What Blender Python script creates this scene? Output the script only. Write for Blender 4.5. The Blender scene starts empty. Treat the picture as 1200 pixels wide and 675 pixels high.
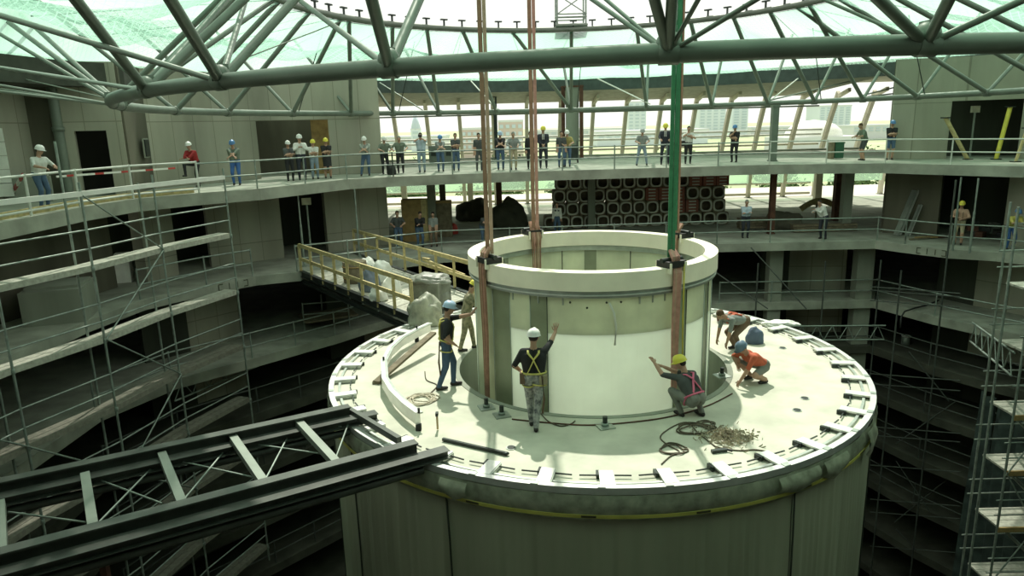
import bpy, bmesh, math, random
from mathutils import Vector, Matrix, Quaternion, noise
random.seed(7)
S = bpy.context.scene
COL = S.collection
PI = math.pi

# ------------------------------------------------------------------ camera
FOC, PITCH, ROLL = 817.6, 0.2269, 0.0273
CAMZ = 1.95
cd = bpy.data.cameras.new('camera'); cam = bpy.data.objects.new('camera', cd); COL.objects.link(cam)
cd.sensor_width = 36.0; cd.lens = FOC / 1200 * 36.0; cd.clip_end = 3000; cd.clip_start = .05
Fw = Vector((0, math.cos(PITCH), -math.sin(PITCH))); Rt = Vector((1, 0, 0)); Dn = Fw.cross(Rt)
R2 = math.cos(ROLL) * Rt + math.sin(ROLL) * Dn; D2 = -math.sin(ROLL) * Rt + math.cos(ROLL) * Dn
mw = Matrix((R2, -D2, -Fw)).transposed().to_4x4(); mw.translation = (0, 0, CAMZ)
cam.matrix_world = mw; S.camera = cam

# ------------------------------------------------------------------ sky, sun, exposure
W = bpy.data.worlds.new('sky'); S.world = W; W.use_nodes = True
bg = W.node_tree.nodes['Background']; bg.inputs[0].default_value = (0.97, 1.0, 0.92, 1); bg.inputs[1].default_value = 1.12
sl = bpy.data.lights.new('sun', 'SUN'); sl.energy = 4.8; sl.angle = math.radians(0.9); sl.color = (1.0, 0.97, 0.86)
so = bpy.data.objects.new('sun', sl); COL.objects.link(so)
so.rotation_euler = Vector((0.0, 0.708, 1.0)).to_track_quat('Z', 'Y').to_euler(); so.location = (0, 40, 60)
S.view_settings.view_transform = 'Standard'; S.view_settings.look = 'None'
S.view_settings.exposure = 0.0; S.view_settings.gamma = 1.0; S.view_settings.use_curve_mapping = False

# ------------------------------------------------------------------ helpers
def at(px, py, z=None, Y=None):
    """photo pixel -> world point on the level z, or on the vertical plane y = Y"""
    d = R2 * ((px - 600) / FOC) + D2 * ((py - 337.5) / FOC) + Fw
    t = (z - CAMZ) / d.z if z is not None else Y / d.y
    return Vector((0, 0, CAMZ)) + d * t

MATS = {}
def mat(name, col, rough=.8, metal=0, var=.12, scale=3., bump=0., trans=0., spec=.4, streak=False, col2=None):
    if name in MATS: return MATS[name]
    m = bpy.data.materials.new(name); m.use_nodes = True; nt = m.node_tree; b = nt.nodes['Principled BSDF']
    b.inputs['Roughness'].default_value = rough; b.inputs['Metallic'].default_value = metal
    b.inputs['Specular IOR Level'].default_value = spec
    tc = nt.nodes.new('ShaderNodeNewGeometry')
    n = nt.nodes.new('ShaderNodeTexNoise'); n.inputs['Scale'].default_value = scale; n.inputs['Detail'].default_value = 5
    mp = nt.nodes.new('ShaderNodeMapping'); nt.links.new(tc.outputs['Position'], mp.inputs['Vector'])
    if streak: mp.inputs['Scale'].default_value = (1, 1, .18)
    nt.links.new(mp.outputs[0], n.inputs['Vector'])
    r = nt.nodes.new('ShaderNodeValToRGB')
    c = Vector(col); lo = col2 if col2 else tuple(c * (1 - var * 2))
    hi = tuple(min(1, x) for x in c * (1 + var))
    r.color_ramp.elements[0].position = .3; r.color_ramp.elements[0].color = (*lo, 1)
    r.color_ramp.elements[1].position = .7; r.color_ramp.elements[1].color = (*hi, 1)
    nt.links.new(n.outputs['Fac'], r.inputs['Fac']); nt.links.new(r.outputs['Color'], b.inputs['Base Color'])
    if name == 'concrete_wall':
        sx = nt.nodes.new('ShaderNodeSeparateXYZ'); nt.links.new(tc.outputs['Position'], sx.inputs[0])
        ad = nt.nodes.new('ShaderNodeMath'); ad.operation = 'ADD'; nt.links.new(sx.outputs[0], ad.inputs[0]); nt.links.new(sx.outputs[1], ad.inputs[1])
        cb = nt.nodes.new('ShaderNodeCombineXYZ'); nt.links.new(ad.outputs[0], cb.inputs[0]); nt.links.new(sx.outputs[2], cb.inputs[1])
        br = nt.nodes.new('ShaderNodeTexBrick'); br.offset = 0; br.inputs['Scale'].default_value = 1; br.inputs['Brick Width'].default_value = 1.25; br.inputs['Row Height'].default_value = 2.5
        br.inputs['Mortar Size'].default_value = .018; br.inputs['Color1'].default_value = (1, 1, 1, 1); br.inputs['Color2'].default_value = (.86, .87, .84, 1); br.inputs['Mortar'].default_value = (.6, .6, .56, 1)
        nt.links.new(cb.outputs[0], br.inputs['Vector'])
        mu = nt.nodes.new('ShaderNodeMix'); mu.data_type = 'RGBA'; mu.blend_type = 'MULTIPLY'; mu.inputs[0].default_value = 1
        nt.links.new(r.outputs['Color'], mu.inputs[6]); nt.links.new(br.outputs['Color'], mu.inputs[7]); nt.links.new(mu.outputs[2], b.inputs['Base Color'])
    if bump:
        n2 = nt.nodes.new('ShaderNodeTexNoise'); n2.inputs['Scale'].default_value = scale * 6; nt.links.new(tc.outputs['Position'], n2.inputs['Vector'])
        bp = nt.nodes.new('ShaderNodeBump'); bp.inputs['Strength'].default_value = bump; bp.inputs['Distance'].default_value = .02
        nt.links.new(n2.outputs['Fac'], bp.inputs['Height']); nt.links.new(bp.outputs[0], b.inputs['Normal'])
    if trans:
        tl = nt.nodes.new('ShaderNodeBsdfTranslucent'); nt.links.new(r.outputs['Color'], tl.inputs['Color'])
        mx = nt.nodes.new('ShaderNodeMixShader'); mx.inputs[0].default_value = trans
        nt.links.new(b.outputs[0], mx.inputs[1]); nt.links.new(tl.outputs[0], mx.inputs[2])
        nt.links.new(mx.outputs[0], nt.nodes['Material Output'].inputs['Surface'])
    MATS[name] = m; return m

CONC = mat('concrete', (.27, .295, .235), .9, var=.14, scale=.9, bump=.3, streak=True)
CONCW = mat('concrete_wall', (.37, .365, .29), .9, var=.16, scale=.6, bump=.3, streak=True)
CONCD = mat('shaded_concrete', (.055, .062, .045), .95, var=.25, scale=.7, streak=True)  # rooms and basement behind openings: shade put into the dark colour
CONCR = mat('dark_brown_concrete', (.13, .125, .09), .95, var=.2, scale=.8, streak=True)  # darker brownish concrete for recesses, side walls, a column and rubble
SLAB = mat('slab_concrete', (.33, .355, .285), .85, var=.15, scale=1.3, bump=.2)
SLAB_SHADE = mat('shaded_slab_concrete', (.065, .07, .05), .85, var=.2, scale=1.3)  # slab concrete of the deep levels, pit shade put into the colour
PIER_SHADE = mat('shaded_pier_concrete', (.05, .052, .038), .9, var=.2, scale=.8, streak=True)  # lower pier lengths: wall concrete darkened to stand for pit shade
GALV_SHADE = mat('shaded_tube', (.085, .10, .085), .6, .3, var=.15, scale=5)  # copy of the galvanised tube with the pit's shade painted in
PLANK_SHADE = mat('shaded_scaffold_plank', (.20, .20, .155), .9, var=.14, scale=8)  # plank copy for the low lifts, dimmer light painted into its colour
DRUMT = mat('drum_screed', (.54, .545, .44), .8, var=.09, scale=1.8, bump=.12)
STEEL = mat('painted_steel', (.17, .205, .165), .45, .2, var=.08, scale=2)
STEELL = mat('pale_painted_steel', (.27, .31, .26), .45, .2, var=.08, scale=2)
FRAME = mat('walkway_steel', (.10, .11, .095), .38, .3, var=.15, scale=3)
STEELD = mat('dark_steel', (.035, .045, .04), .4, .4, var=.2, scale=3)
RUST = mat('rust_primer', (.11, .05, .03), .8, var=.2, scale=4)
GALV = mat('galvanised_tube', (.30, .36, .31), .5, .45, var=.15, scale=5)
PLANK = mat('scaffold_plank', (.42, .43, .35), .85, var=.14, scale=9, bump=.2)
TIMBER = mat('yellow_timber', (.50, .42, .20), .8, var=.15, scale=6)
OCHRE = mat('ochre_board', (.36, .25, .10), .8, var=.15, scale=4)
BROWNP = mat('brown_plank', (.20, .17, .11), .85, var=.2, scale=6)
CREAM = mat('cream_flange', (.90, .85, .68), .5, var=.04, scale=2)
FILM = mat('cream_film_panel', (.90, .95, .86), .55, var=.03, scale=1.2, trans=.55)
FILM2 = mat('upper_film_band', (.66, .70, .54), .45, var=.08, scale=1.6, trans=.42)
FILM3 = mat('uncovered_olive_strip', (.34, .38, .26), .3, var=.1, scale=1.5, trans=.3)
ALU = mat('bright_aluminium', (.72, .74, .70), .35, .5, var=.06, scale=5)
ALUD = mat('weathered_aluminium', (.40, .45, .40), .4, .6, var=.1, scale=5)
CLOTH = mat('drum_cloth', (.40, .42, .30), .9, var=.1, scale=.8, streak=True)
SEAM = mat('dark_seam', (.05, .06, .045), .9)
CLEARP = mat('plastic_sheet', (.45, .48, .36), .25, var=.2, scale=5, trans=.2)
TAPE = mat('yellow_tape', (.55, .52, .12), .6, var=.1)
TAPEK = mat('tape_print', (.06, .06, .03), .6)
STRAPB = mat('brown_sling', (.34, .20, .13), .85, var=.1, scale=8)
STRAPL = mat('light_sling_edge', (.52, .36, .26), .85, var=.1, scale=8)
STRAPG = mat('green_sling', (.055, .22, .105), .8, var=.1, scale=8)
STRAPP = mat('pink_sling', (.55, .30, .24), .8, var=.12, scale=8)
BLACK = mat('black_rubber', (.02, .022, .02), .6)
CABLE = mat('cable', (.10, .08, .05), .7)
ROPE = mat('pale_rope', (.55, .50, .38), .9, var=.2, scale=20)
WHITEB = mat('white_plastic', (.78, .80, .72), .6, var=.06, scale=3)
TARP = mat('grey_tarp', (.22, .235, .19), .45, var=.2, scale=3, bump=.5)
TARPW = mat('crumpled_sheet', (.34, .36, .27), .5, var=.2, scale=4, bump=.5)
CRATE = mat('crate_brown', (.20, .165, .11), .9, var=.2, scale=3)
GASK = mat('pale_ring', (.55, .55, .47), .8, var=.1, scale=3)
REDB = mat('red_slats', (.30, .11, .08), .8, var=.1, scale=4)
BEIGE = mat('beige_rib', (.56, .53, .40), .7, var=.06)
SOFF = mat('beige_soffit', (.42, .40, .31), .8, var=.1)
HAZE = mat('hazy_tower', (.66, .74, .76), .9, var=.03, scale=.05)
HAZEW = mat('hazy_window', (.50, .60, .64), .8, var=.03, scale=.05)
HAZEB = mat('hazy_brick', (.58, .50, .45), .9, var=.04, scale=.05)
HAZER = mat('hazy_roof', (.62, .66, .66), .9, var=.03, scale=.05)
LEAF = mat('leaves', (.10, .19, .05), .8, var=.35, scale=2.)
LEAF2 = mat('pale_leaves', (.20, .30, .10), .8, var=.3, scale=2.)
TRUNK = mat('bark', (.12, .09, .06), .9)
GRASS = mat('park_grass', (.42, .50, .28), .95, var=.12, scale=.05)
PAVE = mat('pale_paving', (.62, .61, .52), .9, var=.08, scale=.6)
GREEN = mat('green_bin', (.035, .12, .07), .6)
REDM = mat('red_plastic', (.45, .05, .04), .5)
YELL = mat('yellow_paint', (.62, .56, .08), .5)
WOODL = mat('pale_wood', (.50, .38, .22), .8, var=.15, scale=5)
LAMPM = mat('lamp_housing', (.6, .6, .45), .5)

def tag(o, label, cat=None, group=None, kind=None):
    if label: o['label'] = label
    if cat: o['category'] = cat
    if group: o['group'] = group
    if kind: o['kind'] = kind
    return o
def link(name, me, parent=None, M=None):
    o = bpy.data.objects.new(name, me); COL.objects.link(o)
    if M is None: M = Matrix.Identity(4)
    if parent is not None:
        o.parent = parent; M = parent['_inv'] @ M if False else INV[parent.name] @ M
    o.matrix_basis = M
    INV[o.name] = (INV[parent.name] if parent is not None else Matrix.Identity(4))
    if parent is not None: INV[o.name] = M.inverted() @ INV[parent.name]
    else: INV[o.name] = M.inverted()
    return o
INV = {}
def thing(name, loc, label, cat, group=None, rz=0):
    return tag(link(name, None, None, Matrix.Translation(loc) @ Matrix.Rotation(rz, 4, 'Z')), label, cat, group)
UM = {}
def umesh(kind, m, n=10):
    k = (kind, m.name, n)
    if k in UM: return UM[k]
    bm = bmesh.new()
    if kind == 'cyl': bmesh.ops.create_cone(bm, cap_ends=True, segments=n, radius1=1, radius2=1, depth=1)
    elif kind == 'box': bmesh.ops.create_cube(bm, size=1)
    elif kind == 'sph': bmesh.ops.create_uvsphere(bm, u_segments=12, v_segments=8, radius=1)
    elif kind == 'cone': bmesh.ops.create_cone(bm, cap_ends=True, segments=n, radius1=1, radius2=0, depth=1)
    elif kind == 'ibeam':   # unit length along z, unit section: web along y
        prof = [(-.5, -.5), (.5, -.5), (.5, -.42), (.08, -.42), (.08, .42), (.5, .42), (.5, .5), (-.5, .5), (-.5, .42), (-.08, .42), (-.08, -.42), (-.5, -.42)]
        vs = [[bm.verts.new((x, y, z)) for x, y in prof] for z in (-.5, .5)]
        for i in range(12): bm.faces.new((vs[0][i], vs[0][(i + 1) % 12], vs[1][(i + 1) % 12], vs[1][i]))
        for k2 in (0, 1):
            for idx in ((0, 1, 2, 11), (3, 4, 9, 10), (5, 6, 7, 8)): bm.faces.new([vs[k2][i] for i in (idx if k2 else idx[::-1])])
    me = bpy.data.meshes.new(kind); bm.to_mesh(me); bm.free(); me.materials.append(m)
    if kind in ('cyl', 'sph', 'cone'):
        for p in me.polygons: p.use_smooth = (kind == 'sph' or len(p.vertices) < 5)
    UM[k] = me; return me
def aim(a, b, up=Vector((0, 0, 1))):
    d = (b - a).normalized()
    y = up - d * up.dot(d)
    if y.length < 1e-3: y = Vector((0, 1, 0)) - d * d.y
    y.normalize(); x = y.cross(d)
    M = Matrix((x, y, d)).transposed().to_4x4(); M.translation = (a + b) / 2; return M
def tube(name, a, b, r, m, parent=None, n=10):
    a = Vector(a); b = Vector(b)
    return link(name, umesh('cyl', m, n), parent, aim(a, b) @ Matrix.Diagonal((r, r, (b - a).length, 1)))
def bar(name, a, b, w, h, m, parent=None, kind='box'):
    """box or I section between two points: w sideways, h upwards"""
    a = Vector(a); b = Vector(b)
    return link(name, umesh(kind, m), parent, aim(a, b) @ Matrix.Diagonal((w, h, (b - a).length, 1)))
def box(name, c, s, m, parent=None, rz=0, rx=0):
    return link(name, umesh('box', m), parent, Matrix.Translation(c) @ Matrix.Rotation(rz, 4, 'Z') @ Matrix.Rotation(rx, 4, 'X') @ Matrix.Diagonal((*s, 1)))
def ball(name, c, s, m, parent=None, rz=0):
    return link(name, umesh('sph', m), parent, Matrix.Translation(c) @ Matrix.Rotation(rz, 4, 'Z') @ Matrix.Diagonal((*s, 1)))
def mesh(name, vs, fs, m, parent=None, smooth=False, M=None):
    me = bpy.data.meshes.new(name); me.from_pydata([tuple(v) for v in vs], [], fs); me.update()
    for mm in (m if isinstance(m, list) else [m]): me.materials.append(mm)
    bm = bmesh.new(); bm.from_mesh(me); bmesh.ops.recalc_face_normals(bm, faces=bm.faces); bm.to_mesh(me); bm.free()
    if smooth:
        for p in me.polygons: p.use_smooth = True
    return link(name, me, parent, M)
def prism(name, pts, z0, z1, m, parent=None):
    n = len(pts)
    vs = [(x, y, z0) for x, y in pts] + [(x, y, z1) for x, y in pts]
    fs = [tuple(range(n))[::-1], tuple(range(n, 2 * n))] + [(i, (i + 1) % n, n + (i + 1) % n, n + i) for i in range(n)]
    return mesh(name, vs, fs, m, parent)
def pipe(name, pts, r, m, parent=None, closed=False, n=10, smooth=True, flat=None, taper=None):
    """swept tube along a polyline; flat=(w,h) gives a rectangular section kept level"""
    pts = [Vector(p) for p in pts]; N = len(pts); vs = []; fs = []; up = Vector((0, 0, 1))
    for i, p in enumerate(pts):
        a = pts[(i - 1) % N] if (closed or i) else p; b = pts[(i + 1) % N] if (closed or i < N - 1) else p
        d = (b - a).normalized(); y = up - d * up.dot(d)
        if y.length < .05: y = Vector((0, 1, 0)) - d * d.y
        y.normalize(); x = y.cross(d)
        rr = r * (taper[i] if taper else 1) if r else 0
        if flat: vs += [p + x * sx * flat[0] / 2 + y * sy * flat[1] / 2 for sx, sy in ((-1, -1), (1, -1), (1, 1), (-1, 1))]
        else: vs += [p + x * rr * math.cos(2 * PI * k / n) + y * rr * math.sin(2 * PI * k / n) for k in range(n)]
    q = 4 if flat else n
    for i in range(N if closed else N - 1):
        j = (i + 1) % N
        for k in range(q): fs.append((i * q + k, i * q + (k + 1) % q, j * q + (k + 1) % q, j * q + k))
    if not closed: fs += [tuple(range(q))[::-1], tuple(range((N - 1) * q, N * q))]
    return mesh(name, vs, fs, m, parent, smooth and not flat)
def arc(c, r, z, a0, a1, n):
    return [Vector((c[0] + r * math.cos(math.radians(a0 + (a1 - a0) * i / n)), c[1] + r * math.sin(math.radians(a0 + (a1 - a0) * i / n)), z)) for i in range(n + 1)]
def ringband(name, c, r0, r1, z0, z1, m, parent=None, a0=0, a1=360, n=72, smooth=False):
    """annular solid r0..r1, z0..z1"""
    full = abs(a1 - a0) >= 360; vs = []; fs = []
    N = n if full else n + 1
    for i in range(N):
        a = math.radians(a0 + (a1 - a0) * i / n)
        for r, z in ((r0, z0), (r1, z0), (r1, z1), (r0, z1)): vs.append((c[0] + r * math.cos(a), c[1] + r * math.sin(a), z))
    for i in range(n):
        j = (i + 1) % N
        for k in range(4): fs.append((i * 4 + k, i * 4 + (k + 1) % 4, j * 4 + (k + 1) % 4, j * 4 + k))
    if not full: fs += [(0, 1, 2, 3), tuple(range(n * 4, n * 4 + 4))]
    return mesh(name, vs, fs, m, parent)
def V(*a): return Vector(a)

# ------------------------------------------------------------------ plan of the atrium, level by level
CEN = (3.5, 20.)
E0 = [(21, 2), (21, 20), (20.3, 24.2), (19.3, 26.4), (16.1, 30.3), (11.6, 31.5), (.1, 31.2), (-4.9, 30.3), (-6.7, 29.5), (-9.1, 25.7), (-10.7, 24.5), (-12.1, 22.8), (-12.5, 20.6), (-12.5, 2)]
E1 = [(21.3, 2), (21.3, 20), (20.6, 24), (18.9, 26.6), (17.5, 27.5), (16.5, 28.9), (15.9, 30.0), (9, 30.2), (0, 29.7), (-2.9, 29.5), (-8.2, 26.5), (-9.7, 25.9), (-10.9, 24.6), (-12.2, 22.5), (-12.6, 20), (-12.6, 2)]
E2 = [(21.3, 2), (21.3, 19), (20.3, 23), (18.5, 25.8), (17.4, 27.8), (16.4, 30.6), (9.4, 30.8), (0, 31), (-4.0, 30.6), (-5.2, 30.0), (-7.2, 27.4), (-9.6, 24.7), (-11.6, 22.6), (-12.7, 20), (-12.8, 2)]
def outer(p, x0=-21, x1=27, y0=-5, y1=44.6):
    dx, dy = p[0] - CEN[0], p[1] - CEN[1]; t = 1e9
    if dx > 0: t = min(t, (x1 - CEN[0]) / dx)
    if dx < 0: t = min(t, (x0 - CEN[0]) / dx)
    if dy > 0: t = min(t, (y1 - CEN[1]) / dy)
    if dy < 0: t = min(t, (y0 - CEN[1]) / dy)
    return (CEN[0] + dx * t, CEN[1] + dy * t)
def subdiv(P, step=3.0):
    out = []
    for i, p in enumerate(P):
        q = P[(i + 1) % len(P)]; L = math.dist(p, q); n = max(1, int(L / step))
        out += [(p[0] + (q[0] - p[0]) * k / n, p[1] + (q[1] - p[1]) * k / n) for k in range(n)]
    return out
def slab(name, E, z, th, m, y1=44.6):
    P = subdiv(E); n = len(P); O = [outer(p, y1=y1) for p in P]
    vs = [(*p, z) for p in P] + [(*p, z) for p in O] + [(*p, z - th) for p in P] + [(*p, z - th) for p in O]; fs = []
    for i in range(n):
        j = (i + 1) % n
        fs += [(i, j, n + j, n + i), (2 * n + i, 3 * n + i, 3 * n + j, 2 * n + j), (i, 2 * n + i, 2 * n + j, j), (n + i, n + j, 3 * n + j, 3 * n + i)]
    o = mesh(name, vs, fs, m); tag(o, None, kind='structure'); return o
def offset(P, d):
    out = []
    for x, y in P:
        v = V(x - CEN[0], y - CEN[1]); L = v.length; v = v * ((L + d) / L); out.append((CEN[0] + v.x, CEN[1] + v.y))
    return out
LOW = [-6.15, -8.3, -10.45, -12.6, -14.75, -16.9, -19.1]
slab('floor', E0, 0, .42, SLAB)
slab('floor', E1, -3.3, .36, SLAB, 46.5)
for z in LOW: slab('floor', E2, z, .36, SLAB if z > -7 else SLAB_SHADE)
tag(prism('floor', [(-21, -5), (27, -5), (27, 45), (-21, 45)], -22.4, -22, CONCD), None, kind='structure')
def walls(name, x0, y0, x1, y1, z0, z1, th=.35, m=CONCW):
    a, b = V(x0, y0, 0), V(x1, y1, 0); d = (b - a).normalized(); nrm = V(-d.y, d.x, 0) * th
    o = prism(name, [(a.x, a.y), (b.x, b.y), (b.x + nrm.x, b.y + nrm.y), (a.x + nrm.x, a.y + nrm.y)], z0, z1, m)
    tag(o, None, kind='structure'); return o
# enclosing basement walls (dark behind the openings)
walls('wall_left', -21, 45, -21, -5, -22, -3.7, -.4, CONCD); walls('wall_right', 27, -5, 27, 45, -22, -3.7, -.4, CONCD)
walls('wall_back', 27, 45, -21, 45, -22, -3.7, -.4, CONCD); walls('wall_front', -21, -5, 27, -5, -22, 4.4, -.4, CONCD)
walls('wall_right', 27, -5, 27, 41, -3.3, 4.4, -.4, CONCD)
# piers behind the lower decks
P2 = subdiv(offset(E2, 3.0), 2.1)
k = 0
for i, p in enumerate(P2):
    q = P2[(i + 1) % len(P2)]
    if min(p[1], q[1]) < 6: continue
    k += 1
    nm = 'wall_left' if p[0] < -5 else ('wall_right' if p[0] > 15 else 'wall_back')
    if k % 3 == 1: walls(nm, q[0], q[1], p[0], p[1], -8.6, -3.66, .3, CONCW); walls(nm, q[0], q[1], p[0], p[1], -22, -8.6, .3, PIER_SHADE)
    if k % 3 == 2:
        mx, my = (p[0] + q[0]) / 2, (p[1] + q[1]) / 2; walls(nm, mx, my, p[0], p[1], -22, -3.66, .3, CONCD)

# ---- level 0 and -1 walls
Z1 = 4.45
def w0(name, x0, y0, x1, y1, z0=0, z1=Z1, th=.35, m=CONCW): return walls(name, x0, y0, x1, y1, z0, z1, th, m)
w0('wall_left', -16.2, 9, -15.9, 24.4, th=.3)                   # recess behind the man in the white shirt
w0('wall_left', -15.0, 24.0, -14.6, 24.16, th=.3); w0('wall_left', -13.72, 24.52, -13.25, 24.72, th=.3)
w0('wall_left', -14.6, 24.16, -13.72, 24.52, 2.2, Z1, .3); w0('wall_left', -16.0, 23.9, -15.0, 24.1, m=CONCR)
w0('wall_left', -17.5, 26.6, -13.7, 27.0, m=CONCD); w0('wall_left', -17.5, 24.2, -17.5, 27, th=.3, m=CONCD)
w0('wall_left', -13.25, 24.9, -13.65, 27.2, th=.3, m=CONCR)
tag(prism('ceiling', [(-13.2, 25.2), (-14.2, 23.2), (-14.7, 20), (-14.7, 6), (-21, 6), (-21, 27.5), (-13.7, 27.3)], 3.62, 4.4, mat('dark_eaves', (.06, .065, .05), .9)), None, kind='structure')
w0('wall_left', -13.7, 27.2, -11.0, 31.4)                                # curved plain wall
w0('wall_left', -11.0, 31.4, -8.2, 32.8, 2.5, Z1); w0('wall_left', -8.2, 32.8, -5.9, 33.2)
w0('wall_left', -6.1, 33.2, -7.5, 41, th=.3, m=CONCR)
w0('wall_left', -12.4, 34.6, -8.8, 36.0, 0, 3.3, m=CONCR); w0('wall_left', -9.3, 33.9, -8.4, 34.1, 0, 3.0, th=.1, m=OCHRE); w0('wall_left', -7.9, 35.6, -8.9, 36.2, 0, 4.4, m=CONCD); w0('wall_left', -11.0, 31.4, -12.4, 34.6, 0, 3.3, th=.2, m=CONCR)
w0('wall_right', 17.7, 32.9, 20.0, 32.3); w0('wall_right', 20.0, 32.3, 22.3, 31.0, 2.55, Z1); w0('wall_right', 22.3, 31.0, 24.5, 28.5)
w0('wall_right', 18.0, 33, 22.6, 41, th=.3, m=CONCR); w0('wall_right', 21.2, 34.6, 25.5, 33.4, 0, 3.6, m=CONCD)
w0('wall_right', 24.5, 28.5, 25.5, 10, m=CONCW)
# level -1
def w1(name, x0, y0, x1, y1, m=CONCW, th=.35): return walls(name, x0, y0, x1, y1, -3.3, -.42, th, m)
w1('wall_left', -15.2, 19.0, -14.2, 24.6, CONCR); w1('wall_left', -13.4, 25.2, -12.9, 26.6, CONCW, .5)
w1('wall_left', -12.2, 28.0, -9.8, 29.8, CONCW); w1('wall_left', -8.2, 31.0, -5.7, 32.6, CONCW)
w1('wall_left', -5.7, 32.6, -7.2, 40, CONCR, .3); w1('wall_left', -14.4, 30.6, -9.6, 34.0, CONCD); w1('wall_left', -10.2, 33.6, -6.2, 34.4, CONCD); w1('wall_left', -15.8, 26.4, -13.9, 30.6, CONCD)
w1('wall_right', 17.3, 32.1, 18.9, 30.6, CONCR); w1('wall_right', 20.2, 28.3, 22.6, 23.0, CONCW); w1('wall_right', 17.7, 32.3, 22.6, 41, CONCR)
w1('wall_right', 19.6, 34.2, 25.4, 28.8, CONCD)

# ---- steel props in the right hand opening, timber props
def prop(a, b, r, m, label, cat='prop'):
    a = V(*a); b = V(*b)
    o = thing('diagonal_prop', a, label, cat); tube('prop_tube', a, b, r, m, o)
    box('foot_plate', a + V(0, 0, .02), (.3, .3, .04), STEELD, o); box('head_plate', b, (.28, .28, .05), STEELD, o); return o
pa = at(1134, 187, z=0)
prop(pa, at(1108, 138, Y=pa.y + .2), .09, TIMBER, 'yellow timber prop leaning left inside the upper right doorway')
pb = at(1167, 187, z=0)
prop(pb, at(1184, 125, Y=pb.y + .1), .09, YELL, 'bright yellow prop leaning right inside the upper right doorway')
pb = at(1190, 190, z=0)
prop(pb, at(1204, 150, Y=pb.y + .1), .06, TIMBER, 'thin wooden brace at the right edge of the upper right doorway')
lo = at(1143, 128, Y=33.0); t = thing('work_lamp', lo, 'small square work lamp on a post glowing inside the upper right doorway', 'lamp')
box('lamp_head', lo, (.35, .15, .3), LAMPM, t); tube('post', V(lo.x, lo.y, 0), lo, .05, STEELL, t)

# ------------------------------------------------------------------ roof slab, fascia, soffit
RC = (4.17, 22.91); RR = 14.66; RZ = 2.73
CC = (2.4, 22.7); CR = 9.42; CZ = 6.02
RE = 20.0
n = 96; vs = []; fs = []
for i in range(n):
    a = 2 * PI * i / n; c, s_ = math.cos(a), math.sin(a)
    t_ = min((27 - RC[0]) / c if c > 1e-6 else 1e9, (-21 - RC[0]) / c if c < -1e-6 else 1e9, (45.8 - RC[1]) / s_ if s_ > 1e-6 else 1e9, (-5 - RC[1]) / s_ if s_ < -1e-6 else 1e9)
    t_ = max(t_, RE + .4)
    for r, z in ((RE + .3, 4.45), (t_, 4.1), (t_, 4.4), (RE + .3, 4.75)): vs.append((RC[0] + r * c, RC[1] + r * s_, z))
for i in range(n):
    j = (i + 1) % n
    for k in range(4): fs.append((i * 4 + k, i * 4 + (k + 1) % 4, j * 4 + (k + 1) % 4, j * 4 + k))
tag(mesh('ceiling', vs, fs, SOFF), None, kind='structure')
tag(ringband('trim_1', RC, RE, RE + .3, 3.95, 4.62, mat('fascia_grey', (.07, .085, .08), .7), n=96), None, kind='structure')
# inclined beige lining between the ring beam and the facade
vs = []; fs = []
for i in range(25):
    x = -9 + 28 * i / 24
    yb = RC[1] + math.sqrt(max(1, (RE + .2) ** 2 - (x - RC[0]) ** 2))
    vs += [(x, yb, 3.95), (x, 46.2, 3.42), (x, 46.2, 3.6), (x, yb, 4.1)]
for i in range(24):
    for k in range(4): fs.append((i * 4 + k, i * 4 + (k + 1) % 4, i * 4 + 4 + (k + 1) % 4, i * 4 + 4 + k))
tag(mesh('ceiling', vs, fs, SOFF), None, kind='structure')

# ------------------------------------------------------------------ facade ribs and rails
ORD2 = ['first', 'second', 'third', 'fourth', 'fifth', 'sixth', 'seventh', 'eighth', 'ninth', 'tenth', 'eleventh', 'twelfth', 'thirteenth', 'fourteenth', 'fifteenth', 'sixteenth', 'seventeenth', 'eighteenth', 'nineteenth', 'twentieth']
ribx = [421, 459, 498, 537, 577, 617, 657, 696, 735, 776, 817, 858, 898, 942, 982, 1025, 1066]
for i, px in enumerate(ribx):
    x = at(px, 120, Y=46.2).x
    t = thing('facade_rib', V(x, 46.2, -3.3), 'curved beige steel facade rib, %s from the left end of the far facade' % ORD2[i], 'rib', 'curved ribs of the far facade')
    pts = [(x, 46.2 + 2.6 * math.sin((3.5 - z) / 6.8 * PI / 2), z) for z in [3.55 - .57 * k for k in range(13)]]
    pipe('rib', pts, 0, BEIGE, t, flat=(.22, .34)); box('foot_plate', V(x, 48.75, -3.29), (.4, .5, .05), STEEL, t)
    bar('soffit_beam', V(x * .97 + .1, 43.6, 3.60), V(x, 46.2, 3.30), .16, .22, BEIGE, t)
t = thing('facade_rail', V(4, 47.6, -3.3), 'long pale horizontal facade tubes running across the curved ribs', 'rail')
for z in (1.25, .95, .3, -.35, -2.35, -3.1):
    y = 46.2 + 2.6 * math.sin((3.5 - z) / 6.8 * PI / 2) + .2
    tube('rail', V(-11, y, z), V(21, y, z), .07 if z > -.3 else .09, BEIGE if z < -.3 or z == .3 else WHITEB, t)
t = thing('head_rail', V(4, 46.1, 2.7), 'thin grey horizontal tube just below the ceiling of the far windows', 'rail')
tube('rail', V(-9, 46.1, 2.75), V(20, 46.1, 2.75), .05, STEEL, t)
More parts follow.
